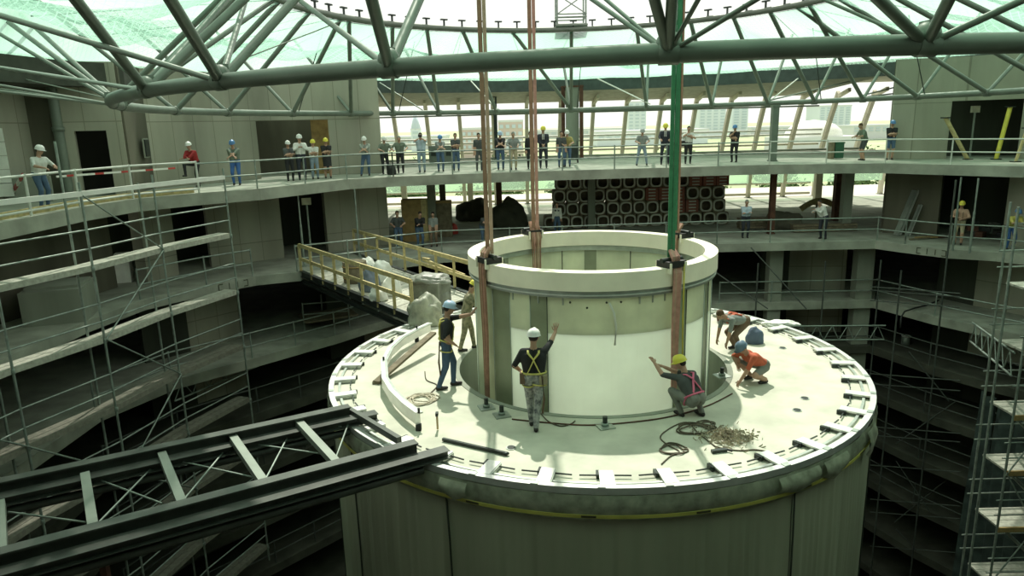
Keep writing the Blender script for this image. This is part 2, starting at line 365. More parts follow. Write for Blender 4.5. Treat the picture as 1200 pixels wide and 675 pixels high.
# glass of the lower facade: greenish pane strip above the pale rail
gm = bpy.data.materials.new('greenish_glass'); gm.use_nodes = True; gnt = gm.node_tree; gnt.nodes.remove(gnt.nodes['Principled BSDF'])
g1 = gnt.nodes.new('ShaderNodeBsdfTransparent'); g1.inputs[0].default_value = (.80, .93, .84, 1)
g2 = gnt.nodes.new('ShaderNodeBsdfTranslucent'); g2.inputs[0].default_value = (.55, .68, .55, 1)
g3 = gnt.nodes.new('ShaderNodeMixShader'); g3.inputs[0].default_value = .3
gnt.links.new(g1.outputs[0], g3.inputs[1]); gnt.links.new(g2.outputs[0], g3.inputs[2]); gnt.links.new(g3.outputs[0], gnt.nodes['Material Output'].inputs[0])
t = thing('facade_glazing', V(4, 48.4, -2.3), 'greenish glass panes above the pale rail of the lower far facade', 'glazing')
for i in range(len(ribx) - 1):
    xa = at(ribx[i], 120, Y=46.2).x + .12; xb = at(ribx[i + 1], 120, Y=46.2).x - .12
    box('pane', V((xa + xb) / 2, 48.45, -1.35), (xb - xa, .03, 1.9), gm, t)
tag(prism('trim_2', [(-12, 44.5), (22, 44.5), (22, 44.75), (-12, 44.75)], -.45, .12, CONC), None, kind='structure')

# ------------------------------------------------------------------ columns
def column(px, ytop, ybot, z, w, d, m, label, ztop, mm=None, grp=None):
    p = at(px, ybot, z=z); t = thing('column', p, label, 'column', grp)
    H = ztop - z
    box('shaft', p + V(0, 0, H / 2), (w, d, H), m, t); box('base_plate', p + V(0, 0, .03), (w * 1.25, d * 1.25, .06), mm or m, t)
    box('head_plate', p + V(0, 0, H - .05), (w * 1.2, d * 1.2, .1), mm or m, t); return t
column(582, 0, 187, 0, .22, .22, STEELD, 'slim dark steel post on the upper deck behind the brown sling', 4.0, STEEL)
column(671, 0, 186, 0, .75, .4, CONC, 'pale concrete column with brown steel sides on the upper deck', 4.2, RUST)
column(660.5, 0, 186, 0, .2, .3, RUST, 'left brown steel upright flanking the pale upper deck column', 4.2)
column(681.5, 0, 186, 0, .2, .3, RUST, 'right brown steel upright flanking the pale upper deck column', 4.2)
column(905, 0, 189, 0, .3, .3, STEEL, 'grey green steel post on the upper deck towards the right', RZ - .1)
column(508, 0, 279, -3.3, .38, .38, CONC, 'pale concrete column on the lower deck behind the two leaning men', -.42)
column(521, 0, 276, -3.3, .28, .3, CONCR, 'dark narrow column right of the pale one on the lower deck', -.42)
column(586, 0, 268, -3.3, .3, .3, RUST, 'dark brown column on the lower deck by the left slings', -.42)
column(693, 0, 268, -3.3, .36, .3, CONC, 'pale concrete column in front of the stacked ring crates', -.42)
column(903, 0, 274, -3.3, .24, .26, RUST, 'rust brown steel column on the lower deck right of the crates', -.42)
column(979, 0, 258, -3.3, .34, .34, RUST, 'brown column behind the bending man in the white shirt', -.42)
column(989, 0, 270, -3.3, .42, .38, CONC, 'pale square concrete column near the right lower wall', -.42)
column(552, 0, 245, -3.3, .34, .34, BEIGE, 'beige outer column far back beyond the lower deck, right of the dark one', -.42)
column(475, 0, 245, -3.3, .34, .34, BEIGE, 'beige outer column far back at the left end of the lower deck', -.42)
column(957, 0, 240, -3.3, .4, .34, BEIGE, 'beige outer column far back behind the curved board', -.42)
for i, (px, w) in enumerate([(905, .6), (1014, .75)]):
    p = at(px, 352, z=-6.15); p.y = 30.9
    for z0, z1 in [(-6.15, -3.66), (-8.3, -6.51), (-10.45, -8.66)]:
        t = thing('column', V(p.x, p.y, z0), 'square concrete deck edge column, %s on the %s level below the lower deck' % (['left one', 'right one'][i], {-6.15: 'first', -8.3: 'second', -10.45: 'third'}[z0]), 'column', 'columns of the lower right decks')
        box('shaft', V(p.x, p.y + .2, (z0 + z1) / 2), (w, .5, z1 - z0), CONC, t)

# ------------------------------------------------------------------ roof truss
truss = thing('roof_truss', V(RC[0], RC[1], RZ), 'grey green circular steel tube truss spanning above the whole atrium', 'truss')
def rn(a, r=RR, c=RC, z=RZ): a = math.radians(a); return V(c[0] + r * math.cos(a), c[1] + r * math.sin(a), z)
pipe('lower_ring', [rn(a * 2.5) for a in range(144)], .118, STEEL, truss, closed=True, n=14)
pipe('upper_ring', [rn(a * 2.5, CR, CC, CZ) for a in range(144)], .115, STEEL, truss, closed=True, n=12)
Bn = [180.25, 167.25, 152.5, 139.75, 130.75, 121, 108.75, 93.25, 78, 65.25, 54.75, 46.25, 37.75, 28.5, 17.25, 6, -5]
Cpx = {139.75: (408, 25), 130.75: (459, 33), 121: (500, 38), 108.75: (541, 38), 93.25: (600, 39), 78: (746, 36), 65.25: (809, 28), 54.75: (859, 21), 46.25: (902, 14), 37.75: (948, 6)}
def nearestC(px, py):
    best = None
    for a in range(0, 720):
        p = rn(a / 2, CR, CC, CZ)
        if p.y < 24: continue
        q = p - V(0, 0, CAMZ); f_ = q.dot(Fw); x = 600 + FOC * q.dot(R2) / f_; y = 337.5 + FOC * q.dot(D2) / f_
        d = abs(x - px) * 3 + abs(y - py)
        if best is None or d < best[0]: best = (d, a / 2)
    return best[1]
for a in Bn + [93.25 + .01]:
    b = nearestC(*Cpx[a]) if a in Cpx else (a if a < 160 else a - 4)
    if a == 93.26: a, b = 93.25, nearestC(670, 36)
    A, B = rn(a), rn(b, CR, CC, CZ)
    tube('diagonal_strut', A, B, .085, STEEL, truss); tube('outer_strut', A, rn(a, 18.5, RC, 6.2), .07, STEEL, truss)
    tube('node_sleeve', rn(a - .5), rn(a + .5), .145, STEEL, truss)
    tube('tie_rod', B, rn(a + 5, 17.8, RC, 5.4), .015, STEELD, truss, 6)
# near half: nodes and their fans (inner struts to the upper ring, outer to the eaves ring)
near = {198.5: ([(178, .07), (196, .07), (150, .02)], [(176, .07), (180, .07), (187, .05)]),
        204.0: ([(214, .07)], []),
        224.75: ([(204, .07), (230, .08)], [(243, .08)]),
        234.75: ([(239, .07), (206, .05)], [(247, .08)]),
        247.25: ([(204, .045), (251, .07)], [(254, .072)]),
        261.0: ([(249, .028), (253, .024)], [(257, .06), (260.5, .06), (266, .026), (279, .028)]),
        272.25: ([(262, .02)], [(252, .062), (267.5, .062), (289, .04)]),
        284: ([(283, .08)], [(296, .08)]), 296: ([(294, .08)], [(303, .08)]), 310: ([(308, .07)], [(314, .07)]), 328: ([(325, .07)], [(330, .07)])}
for a, (ins, outs) in near.items():
    A = rn(a)
    tube('node_sleeve', rn(a - .45), rn(a + .45), .135, STEEL, truss)
    box('gusset', A + V(0, 0, .13), (.3, .03, .26), STEEL, truss, math.radians(a)); ball('node_ball', A + V(0, 0, .10), (.15, .15, .15), STEEL, truss)
    for b, r in ins:
        tube('diagonal_strut' if r > .06 else 'tie_rod', A, rn(b, CR, CC, CZ), r, STEELL if r > .1 else STEEL, truss, 12)
    for b, r in outs:
        tube('outer_strut' if r > .06 else 'tie_rod', A, rn(b, 20, RC, 5.95), r, STEEL, truss, 12)
# tie rods anchored in the left roof edge
for (x0, y0, Y, a, r) in [(0, 18, 11, 234.75, .045), (0, 79, 17.5, 224.75, .04), (0, 100, 18, 198.5, .035), (0, 107, 18.2, 197, .035), (0, 86, 22, 186, .018), (0, 104, 20, 197, .02)]:
    e = at(x0, y0, Y=Y); A = rn(a); tube('tie_rod', A, e + (e - A) * .35, r, STEELL, truss, 8)
for (p0, p1) in [((272, 106), (450, 132)), ((330, 112), (412, 132)), ((445, 97), (500, 132)), ((552, 95), (582, 128)), ((700, 92), (762, 122)), ((935, 92), (905, 116)), ((1010, 92), (900, 118)), ((1170, 72), (1010, 112)), ((1200, 75), (1075, 107)), ((1200, 92), (1010, 114))]:
    tube('tie_rod', at(*p0, Y=39), at(*p1, Y=36.4), .035, WHITEB if p0[0] in (552, 700, 935) else STEELL, truss, 6)
for k in range(72):
    a = k * 5 + 1.5; p = rn(a, CR, CC, CZ)
    box('glazing_bracket', p + V(0, 0, .2), (.06, .06, .26), STEELD, truss, math.radians(a)); 
    box('bracket_head', p + V(0, 0, .34), (.12, .30, .05), STEELD, truss, math.radians(a))
for a in (93.25, 46.25, 130.75, 28.5, 152.5):
    tube('hanger_rod', rn(a - 1.5, 13, RC, 5.8), rn(a - 1.2), .02, STEELD, truss, 6)

# ------------------------------------------------------------------ debris net under the glazing
nm = bpy.data.materials.new('debris_net'); nm.use_nodes = True; nt = nm.node_tree; nt.nodes.remove(nt.nodes['Principled BSDF'])
tc = nt.nodes.new('ShaderNodeUVMap'); tc.uv_map = 'UVMap'
sp = nt.nodes.new('ShaderNodeSeparateXYZ'); nt.links.new(tc.outputs[0], sp.inputs[0])
def M_(op, a, b=None, c=None):
    n_ = nt.nodes.new('ShaderNodeMath'); n_.operation = op
    for i_, v_ in enumerate((a, b, c)):
        if v_ is None: continue
        if isinstance(v_, (int, float)): n_.inputs[i_].default_value = v_
        else: nt.links.new(v_, n_.inputs[i_])
    return n_.outputs[0]
u = M_('MULTIPLY', sp.outputs[0], 1.0); v = M_('MULTIPLY', sp.outputs[1], 1.0)
fu = M_('ABSOLUTE', M_('SUBTRACT', M_('FRACT', M_('DIVIDE', u, .20)), .5)); fv = M_('ABSOLUTE', M_('SUBTRACT', M_('FRACT', M_('DIVIDE', v, .20)), .5))
line = M_('MAXIMUM', M_('GREATER_THAN', fu, .42), M_('GREATER_THAN', fv, .42))
nz = nt.nodes.new('ShaderNodeTexNoise'); nz.inputs['Scale'].default_value = .16; nz.inputs['Detail'].default_value = 3; nt.links.new(tc.outputs[0], nz.inputs['Vector'])
rp = nt.nodes.new('ShaderNodeValToRGB'); rp.color_ramp.elements[0].position = .42; rp.color_ramp.elements[0].color = (.24, .24, .24, 1); rp.color_ramp.elements[1].position = .60; rp.color_ramp.elements[1].color = (.84, .84, .84, 1)
nt.links.new(nz.outputs['Fac'], rp.inputs[0])
op = M_('MINIMUM', M_('ADD', rp.outputs[0], M_('MULTIPLY', line, .30)), .94)
tr = nt.nodes.new('ShaderNodeBsdfTransparent')
tl = nt.nodes.new('ShaderNodeBsdfTranslucent'); tl.inputs[0].default_value = (.42, .72, .56, 1)
df = nt.nodes.new('ShaderNodeBsdfDiffuse'); df.inputs[0].default_value = (.12, .36, .26, 1)
m1 = nt.nodes.new('ShaderNodeMixShader'); m1.inputs[0].default_value = .2; nt.links.new(tl.outputs[0], m1.inputs[1]); nt.links.new(df.outputs[0], m1.inputs[2])
m2 = nt.nodes.new('ShaderNodeMixShader'); nt.links.new(op, m2.inputs[0]); nt.links.new(tr.outputs[0], m2.inputs[1]); nt.links.new(m1.outputs[0], m2.inputs[2])
nt.links.new(m2.outputs[0], nt.nodes['Material Output'].inputs[0])
NA, NR = 240, 26; vs = []; fs = []
for i in range(NA):
    a = 360 * i / NA
    ph = (a / 12.0) % 1.0; sc = math.sin(PI * ph)
    for j in range(NR + 1):
        t = j / NR
        if t < .72:
            s_ = t / .72; p = rn(a, CR, CC, CZ - .12).lerp(rn(a, 18.5, RC, 6.15), s_)
            p.z -= math.sin(PI * s_) * (.75 + .35 * sc) + s_ * .35 * sc
        else:
            s_ = (t - .72) / .28; p = rn(a, 18.5, RC, 6.15).lerp(rn(a, RE + .1, RC, 4.55), s_)
            p.z -= (1 - s_) * .35 * sc + math.sin(PI * s_) * (.12 + .2 * sc)
        nn = noise.noise(p * .45) * .35 + noise.noise(p * 1.3) * .10
        p.z += nn * math.sin(PI * t); vs.append(p)
for i in range(NA):
    for j in range(NR):
        k = ((i + 1) % NA); fs.append((i * (NR + 1) + j, i * (NR + 1) + j + 1, k * (NR + 1) + j + 1, k * (NR + 1) + j))
net = mesh('debris_net', vs, fs, nm, smooth=True); tag(net, 'translucent green debris netting sagging under the roof around the open oculus', 'net')
uv = net.data.uv_layers.new(name='UVMap')
for lp in net.data.loops:
    c = net.data.vertices[lp.vertex_index].co; uv.data[lp.index].uv = ((c.x + c.y) * .7071, (c.x - c.y) * .7071)
NETG = mat('bunched_net', (.06, .20, .13), .9, var=.4, scale=6)
pts = []
for i in range(241):
    a = 360 * i / 240; sc = math.sin(PI * ((a / 12.0) % 1.0)); p = rn(a, 18.5, RC, 6.15 - .38 * sc - .03); pts.append(p)
tag(pipe('net_hem', pts[:-1], .06, NETG, None, closed=True, n=6, taper=[.5 + 1.1 * abs(noise.noise(p * .9)) * 2 for p in pts[:-1]]), 'dark green bunched hem rope of the roof netting, slung between the struts', 'rope')

# hoist cage above the far rim
c0 = rn(nearestC(669, 33), CR, CC, CZ); t = thing('hoist_cage', c0 + V(0, .2, .2), 'grey lattice hoist cage standing on the far rim of the oculus', 'cage')
for sx in (-1, 1):
    for sy in (-1, 1): tube('corner_post', c0 + V(sx * .62, sy * .5 + .4, .15), c0 + V(sx * .62, sy * .5 + .4, 2.6), .035, GALV, t)
for z in (.2, .5, .62, 1.4, 2.3):
    for sy in (-1, 1): tube('crossbar', c0 + V(-.66, sy * .5 + .4, z), c0 + V(.66, sy * .5 + .4, z), .03, GALV, t)
    for sx in (-1, 1): tube('crossbar', c0 + V(sx * .62, -.1, z), c0 + V(sx * .62, .9, z), .03, GALV, t)
for z in (.62, 1.4):
    for s_ in (-1, 1): tube('brace', c0 + V(-.62 * s_, -.1, z), c0 + V(.62 * s_, -.1, z + .8), .022, GALV, t)
box('cage_floor', c0 + V(0, .4, .17), (1.4, 1.1, .06), STEELL, t)

# ------------------------------------------------------------------ the drum
DC = (1.795, 15.54); DZ = -3.5; R1 = 5.87; RH = 3.19; RO = 2.77; RT = -.76
drum = thing('drum', V(DC[0], DC[1], -22), 'huge round concrete drum with a pale worktop, wrapped in grey green cloth', 'drum')
ringband('screed_top', DC, RH, R1, DZ - .35, DZ, DRUMT, drum, n=120)
ringband('hole_lining', DC, RH - .12, RH, -9, DZ + .012, CONC, drum, n=96)
ringband('shell', DC, R1 - .3, R1 - .05, -22, DZ - .35, CONC, drum, n=96)
ringband('rim_rail', DC, R1 - .02, R1 + .09, DZ - .03, DZ + .085, ALU, drum, n=120)
ringband('rim_channel', DC, R1 - .16, R1 - .11, DZ + .002, DZ + .05, ALUD, drum, n=120)
for k in range(36):     # splices of the rim rail
    a = k * 10 + 5; p = rn(a, R1 + .035, DC, DZ + .09); box('splice_plate', p, (.10, .12, .012), ALUD, drum, math.radians(a))
# cloth: separate lengths hanging from the rim, seams between
seams = [198, 214, 240, 297, 331, 380, 420, 470, 520, 558]
for i in range(len(seams) - 1):
    a0, a1 = seams[i], seams[i + 1]; n = int((a1 - a0) * 2.5); zs = [DZ - .42, DZ - .9, DZ - 1.7, -7, -9, -12, -16, -22]
    vs = []; fs = []
    for k in range(n + 1):
        a = a0 + .12 + (a1 - a0 - .24) * k / n
        for zz in zs:
            fold = (.03 * noise.noise(V(a * .45, zz * .10, i)) + .045 * noise.noise(V(a * 1.3, zz * .05, i + 9))) * min(1, (DZ - zz) / 1.5)
            vs.append(rn(a, R1 + .03 + fold + (.02 if zz < -5 else 0), DC, zz))
    q = len(zs)
    for k in range(n):
        for z_ in range(q - 1): fs.append((k * q + z_, k * q + z_ + 1, (k + 1) * q + z_ + 1, (k + 1) * q + z_))
    mesh('cloth_panel', vs, fs, CLOTH, drum, True)
    pts = [rn(a0 + .5 * math.sin(zz * .8), R1 + .07, DC, zz) for zz in (DZ - .45, DZ - 1.2, -6, -9, -13, -22)]
    pipe('seam', pts, .016, SEAM, drum, n=6)
vs = []; fs = []; N = 240
for k in range(N):
    a = 360 * k / N
    for q, (dz, dr) in enumerate([(-.02, .10), (-.16, .13), (-.30, .12), (-.46, .07)]):
        vs.append(rn(a, R1 + dr + .03 * noise.noise(V(a * .8, q * .9, 3)) + .02 * noise.noise(V(a * 2.2, q * .4, 7)), DC, DZ + dz - .015))
for k in range(N):
    for q in range(3): fs.append((k * 4 + q, k * 4 + q + 1, ((k + 1) % N) * 4 + q + 1, ((k + 1) % N) * 4 + q))
mesh('plastic_skirt', vs, fs, CLEARP, drum, True)
ringband('yellow_tape', DC, R1 + .115, R1 + .125, DZ - .41, DZ - .355, TAPE, drum, n=160)
for a in (244, 262, 279, 298, 316): ringband('tape_print', DC, R1 + .125, R1 + .128, DZ - .40, DZ - .365, TAPEK, drum, a, a + 2.2, 6)
# loose plastic flaps
for (px, py, w, h) in [(533, 571, .5, .35), (1022, 492, .55, .6), (980, 520, .7, .4), (938, 545, .9, .35)]:
    best = min(range(180, 420), key=lambda a: (lambda q: abs(600 + FOC * q.dot(R2) / q.dot(Fw) - px))(rn(a, R1 + .15, DC, DZ) - V(0, 0, CAMZ)) if rn(a, R1, DC, 0).y < 15.6 else 9e9)
    vs = []; fs = []
    for i in range(7):
        for j in range(5):
            p = rn(best + (i - 3) * w * 1.6, R1 + .15 + .07 * math.sin(j / 4 * PI) + .09 * noise.noise(V(i, j, px)), DC, DZ - .05 - h * j / 4 * (1 - .3 * abs(i - 3) / 3)); vs.append(p)
    for i in range(6):
        for j in range(4): fs.append((i * 5 + j, i * 5 + j + 1, i * 5 + j + 6, i * 5 + j + 5))
    mesh('plastic_flap', vs, fs, CLEARP, drum, True)
# clamps round the rim, each a thing
ORD = ['first', 'second', 'third', 'fourth', 'fifth', 'sixth', 'seventh', 'eighth', 'ninth', 'tenth', 'eleventh', 'twelfth', 'thirteenth', 'fourteenth', 'fifteenth', 'sixteenth', 'seventeenth', 'eighteenth', 'nineteenth', 'twentieth', 'twenty-first', 'twenty-second', 'twenty-third', 'twenty-fourth', 'twenty-fifth', 'twenty-sixth']
def clamp_label(a):
    r = sorted((x - 236) % 360 for x in angs); i = r.index(min(r, key=lambda v_: abs(v_ - (a - 236) % 360)))
    if i < 22: return 'white rim clamp, %s counted right and back round the rim from the steel frame end' % ORD[i]
    return 'white rim clamp, %s counted left and back round the rim from the steel frame end' % ORD[len(r) - 1 - i]
angs = [k * 360 / 37 + 3.2 for k in range(37)]
for k, a in enumerate(angs):
    p = rn(a, R1 - .30, DC, DZ)
    t = thing('rim_clamp', p, clamp_label(a), 'clamp', 'clamps around the drum rim', rz=math.radians(a + random.uniform(-3, 3)))
    ra = math.radians(a); d = V(math.cos(ra), math.sin(ra), 0); s_ = V(-math.sin(ra), math.cos(ra), 0)
    cp_ = box('clamp_plate', p + d * .06 + V(0, 0, .075), (.46, .22, .03), ALU, t, ra); box('clamp_foot', p - d * .12 - s_ * .13 + V(0, 0, .04), (.16, .05, .08), STEELD, t, ra)
    box('side_flange', p + d * .06 + s_ * .12 + V(0, 0, .045), (.44, .02, .06), ALUD, cp_, ra)
    box('support_block', p + d * .02 + V(0, 0, .03), (.3, .12, .06), ALUD, t, ra)
    bar('threaded_bar', p - s_ * .42 - d * .08 + V(0, 0, .05), p + s_ * .40 - d * .08 + V(0, 0, .05), .02, .02, STEELD, t)

# bolts with pads near the hole, small cores
for (px, py, lab) in [(709, 500, 'anchor bolt on a square pad directly in front of the white cylinder'), (588, 487, 'anchor bolt on a pad left of the worker in camouflage trousers'), (846, 441, 'anchor bolt on a pad right of the hole behind the crouching worker'), (570, 478, 'small anchor bolt left of the other bolts, near the hole')]:
    p = at(px, py, z=DZ); t = thing('anchor_bolt', p, lab, 'bolt'); box('pad', p + V(0, 0, .012), (.3, .3, .024), ALUD, t, .3)
    bo_ = tube('bolt', p, p + V(0, 0, .2), .045, STEELD, t); tube('nut', p + V(0, 0, .03), p + V(0, 0, .08), .075, GALV, bo_, 6)
for (px, py, lab) in [(943, 467, 'small dark core hole cover on the right part of the drum top'), (917, 408, 'small dark cap on the drum top near the back right rim'), (599, 525, 'small dark cap on the drum top left of centre front'), (934, 481, 'tiny dark cap just below the core hole cover on the right')]:
    p = at(px, py, z=DZ); t = thing('drain_cover', p, lab, 'cap'); tube('cap', p, p + V(0, 0, .02), .07, STEELD, t, 14); tube('cap_rim', p, p + V(0, 0, .012), .09, ALUD, t, 14)

# ------------------------------------------------------------------ the cylinder being lowered
cyl = thing('tank_cylinder', V(DC[0], DC[1], -7), 'white film covered tank cylinder with a cream top flange lowered into the drum', 'cylinder')
ringband('top_flange', DC, RO - .27, RO, RT - .36, RT, CREAM, cyl, n=120)
RWs = RO - .12
ringband('flange_trim', DC, RWs - .01, RO - .035, RT - .50, RT - .37, ALUD, cyl, n=120)
ringband('trim_bead', DC, RWs, RO - .015, RT - .455, RT - .435, ALU, cyl, n=120)
# panels: (angle0, angle1, kind)
pan = [(167, 192, 'w'), (192, 214, 'g'), (214, 226, 'b'), (226, 237, 'w'), (237, 245, 'o'), (245, 302, 'w'), (302, 309, 'o'), (309, 325, 'w'), (325, 331, 'o'), (331, 345, 'w'), (345, 350, 'o'), (350, 386, 'w'), (386, 395, 'o'), (395, 440, 'w'), (440, 447, 'o'), (447, 496, 'w'), (496, 503, 'o'), (503, 527, 'w')]
for a0, a1, kd in pan:
    m = {'w': FILM, 'o': FILM3, 'g': FILM2, 'b': FILM3}[kd]; n = max(4, int((a1 - a0) / 3))
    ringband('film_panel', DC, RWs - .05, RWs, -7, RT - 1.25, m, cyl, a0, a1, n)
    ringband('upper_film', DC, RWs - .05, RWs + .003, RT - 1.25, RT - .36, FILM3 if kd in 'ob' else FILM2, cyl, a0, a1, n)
    pipe('panel_joint', [rn(a1, RWs + .012, DC, RT - .5), rn(a1, RWs + .012, DC, -7)], .008, SEAM if kd == 'o' else ALUD, cyl, n=5)
ringband('bottom_flange', DC, RWs - .06, RWs + .05, -7.2, -7, CREAM, cyl, n=96)
for a in (228, 241, 252, 284, 290, 296):
    p = rn(a, RWs + .015, DC, RT - .58); box('clip', p, (.02, .03, .16), ALUD, cyl, math.radians(a))
for a in (255, 262, 270, 276): ball('bolt_head', rn(a, RWs + .01, DC, RT - .6 - .1 * (a % 3)), (.022, .022, .022), SEAM, cyl)
p0 = rn(271, RWs + .03, DC, RT - .6); pipe('loose_tie', [p0, rn(273, RWs + .02, DC, RT - .8), rn(274, RWs + .02, DC, RT - 1.1), rn(273.4, RWs + .03, DC, RT - 1.45)], .022, WHITEB, cyl, n=6)
for a in (20, 60, 100, 140): pipe('inner_seam', [rn(a, RWs - .06, DC, RT - .4), rn(a, RWs - .06, DC, -6.9)], .012, SEAM, cyl, n=5)
ringband('inner_trim', DC, RWs - .09, RWs - .05, RT - .50, RT - .38, ALUD, cyl, n=96)

# ------------------------------------------------------------------ lifting slings
def sling(ang, w, m1, m2, label, drop, inside=False, bundle=STRAPB, dx=0, eye=False):
    p = rn(ang, RO - .13, DC, RT); t = thing('lifting_sling', p, label, 'sling'); ra = math.radians(ang)
    d = V(math.cos(ra), math.sin(ra), 0); s_ = V(-math.sin(ra), math.cos(ra), 0)
    if abs(s_.x) < abs(d.x) * .3: pass
    sx = V(1, 0, 0)
    top = 20 if not eye else 6.45
    q = p + d * (-.02 if not inside else -.16)
    bar('sling_ply', q + sx * (-w * .25) + V(0, 0, .18), q + sx * (-w * .25) + V(0, 0, top), w * .5, .05, m1, t)
    bar('sling_ply', q + sx * (w * .27) + V(0, -.02, .18), q + sx * (w * .27) + V(0, -.02, top), w * .42, .05, m2, t)
    # saddle over the flange
    sd_ = box('rubber_saddle', p + V(0, 0, .06), (.36, .44, .12), BLACK, t, ra)
    tube('saddle_pin', p - s_ * .26 + V(0, 0, .13), p + s_ * .26 + V(0, 0, .13), .05, STEELD, sd_)
    box('side_cheek', p + s_ * .19 + V(0, 0, .0), (.42, .04, .2), CREAM, sd_, ra); box('side_cheek', p - s_ * .19 + V(0, 0, .0), (.42, .04, .2), CREAM, sd_, ra)
    o = (RO + .05 - (RO - .13)) if not inside else -.20
    for k in (-2, -1, 0, 1, 2):
        off = s_ * (k * w * .30)
        pts = [p + off * .7 + V(0, 0, .32), p + d * o * .6 + off + V(0, 0, .2), p + d * o + off + V(0, 0, -.1), p + d * (o - (.0 if inside else .03)) + off * .9 + V(0, 0, -drop * .5), p + d * (o - .02) + off * .6 + V(0, 0, -drop)]
        pipe('sling_leg', pts, 0, [bundle, STRAPL, bundle, STRAPP, bundle][k + 2], t, flat=(w * .26, .05))
    if eye:
        c = q + V(0, 0, 6.6); pipe('shackle', [c + V(.16 * math.cos(a), 0, .2 * math.sin(a) + .05) for a in [2 * PI * k / 16 for k in range(16)]], .045, GALV, t, closed=True, n=8)
        bar('upper_sling', c + V(0, 0, .25), V(c.x, c.y, 20), w * .8, .06, m1, t)
    return t
aL = math.degrees(math.atan2(14.1 - DC[1], -.55 - DC[0])); aR = math.degrees(math.atan2(13.15 - DC[1], 3.15 - DC[0]))
aBL = math.degrees(math.atan2(18.0 - DC[1], .5 - DC[0])); aBR = math.degrees(math.atan2(17.3 - DC[1], 4.1 - DC[0]))
sling(aL, .17, STRAPB, STRAPL, 'brown lifting sling over the front left of the cream flange', 3.0)
sling(aBL, .19, STRAPB, STRAPP, 'brown lifting sling with a shackle, second from the left, hung inside the cylinder', 2.2, inside=True, eye=True)
sling(aR, .135, STRAPG, STRAPG, 'green lifting sling at the front right ending in a bunched pink brown bundle', 2.6, bundle=STRAPP)
aBR = 27
sling(aBR, .10, STRAPG, STRAPB, 'green and brown sling at the back right, behind the front green one', 2.0, inside=True)
# thin yellow rope beside the right hand bundle
pp = rn(aR + 3.5, RO + .05, DC, RT); tag(pipe('tag_line', [pp + V(0, 0, .05), pp + V(0, 0, -1), pp + V(.02, 0, -2.2)], .016, YELL, None, n=6), 'thin yellow tag line hanging beside the bundled sling on the right', 'rope')

# ------------------------------------------------------------------ loose things on the drum
def onD(px, py, dz=0): return at(px, py, z=DZ) + V(0, 0, dz)
# curved white kerb rail: arc on its feet
t = thing('curved_rail', onD(456, 436), 'curved white metal guard rail lying on the left of the drum top', 'rail')
tops = [(503, 383), (488, 390), (470, 400), (457, 412), (449, 428), (450, 448), (459, 463), (474, 478), (490, 490)]
base = [at(x, y, z=DZ + .24) for x, y in tops]
pipe('rail_beam', base, 0, ALU, t, flat=(.09, .24)); pipe('inner_flange', [p + V(.06, .03, .09) for p in base], 0, ALUD, t, flat=(.07, .03))
for i in (1, 4, 8): box('foot', V(base[i].x, base[i].y, DZ + .06), (.1, .1, .12), BLACK, t); box('stud', base[i] + V(.02, 0, .15), (.04, .04, .1), BLACK, t)
t = thing('timber_plank', onD(441, 449), 'brown timber plank lying slantwise across the curved white rail', 'plank')
bar('plank', at(441, 448, z=DZ + .05), at(508, 390, z=DZ + .45), .16, .06, BROWNP, t); box('end_block', at(441, 448, z=DZ + .03), (.16, .1, .06), BROWNP, t)
def coil(px, py, r, loops, m, label, n=40, rad=.014, squash=1., seed=0):
    c = onD(px, py); rg = random.Random(seed); pts = []
    for i in range(loops * n):
        a = 2 * PI * i / n; k = i // n; rr = r * (1 - .12 * (k % 4)) * (1 + .12 * math.sin(3 * a + k + seed))
        pts.append(c + V(rr * math.cos(a) + .04 * math.sin(k * 2.1 + seed), rr * squash * math.sin(a) + .05 * math.cos(k * 1.7), .015 + .008 * (k % 4)))
    return tag(pipe('cable_coil', pts, rad, m, None, n=5), label, 'cable')
coil(494, 469, .30, 7, ROPE, 'coil of pale rope lying beside the end of the curved white rail', seed=1)
coil(814, 504, .34, 3, CABLE, 'dark cable coil on the drum top below the crouching worker with the yellow helmet', seed=2, squash=.7)
coil(790, 528, .22, 2, CABLE, 'small dark cable loop in front of the bigger coil near the centre right', seed=3, squash=.9)
coil(829, 498, .13, 2, CABLE, 'tiny cable loop right behind the kneeling worker', seed=5)
def wire(pts, m, label, r=.012, z=.015, name='loose_cable'):
    P = [onD(x, y, z) for x, y in pts]; Q = []
    for i in range(len(P) - 1):
        for k in range(6):
            t_ = k / 6; a = P[max(0, i - 1)]; b = P[i]; c = P[i + 1]; d = P[min(len(P) - 1, i + 2)]
            Q.append(.5 * ((2 * b) + (-a + c) * t_ + (2 * a - 5 * b + 4 * c - d) * t_ ** 2 + (-a + 3 * b - 3 * c + d) * t_ ** 3))
    Q.append(P[-1]); return tag(pipe(name, Q, r, m, None, n=6), label, 'cable')
wire([(775, 545), (785, 536), (796, 530), (782, 522), (774, 512), (790, 500), (806, 496), (818, 508), (838, 524)], CABLE, 'thin dark cable winding from the rim clamps up to the cable coils')
wire([(838, 524), (850, 527), (868, 529), (884, 528), (900, 530)], CABLE, 'dark cable running right below the heap of wood shavings')
wire([(600, 492), (640, 496), (690, 499), (745, 495), (790, 488), (830, 476), (858, 462)], RUST, 'thin reddish hose curving around the hole in the drum top', .014, name='hose')
wire([(632, 483), (642, 494), (656, 500), (668, 498), (674, 494)], CABLE, 'short dark cable at the feet of the worker in camouflage trousers')
wire([(498, 436), (500, 446), (512, 452), (505, 461)], CABLE, 'thin dark wire trailing behind the worker in jeans')
t = thing('iron_bar', onD(555, 524), 'long dark iron bar lying near the steel walkway end', 'bar'); bar('bar', onD(519, 517, .04), onD(593, 534, .04), .05, .05, STEELD, t); ball('bar_end', onD(593, 534, .04), (.06, .04, .03), STEELD, t)
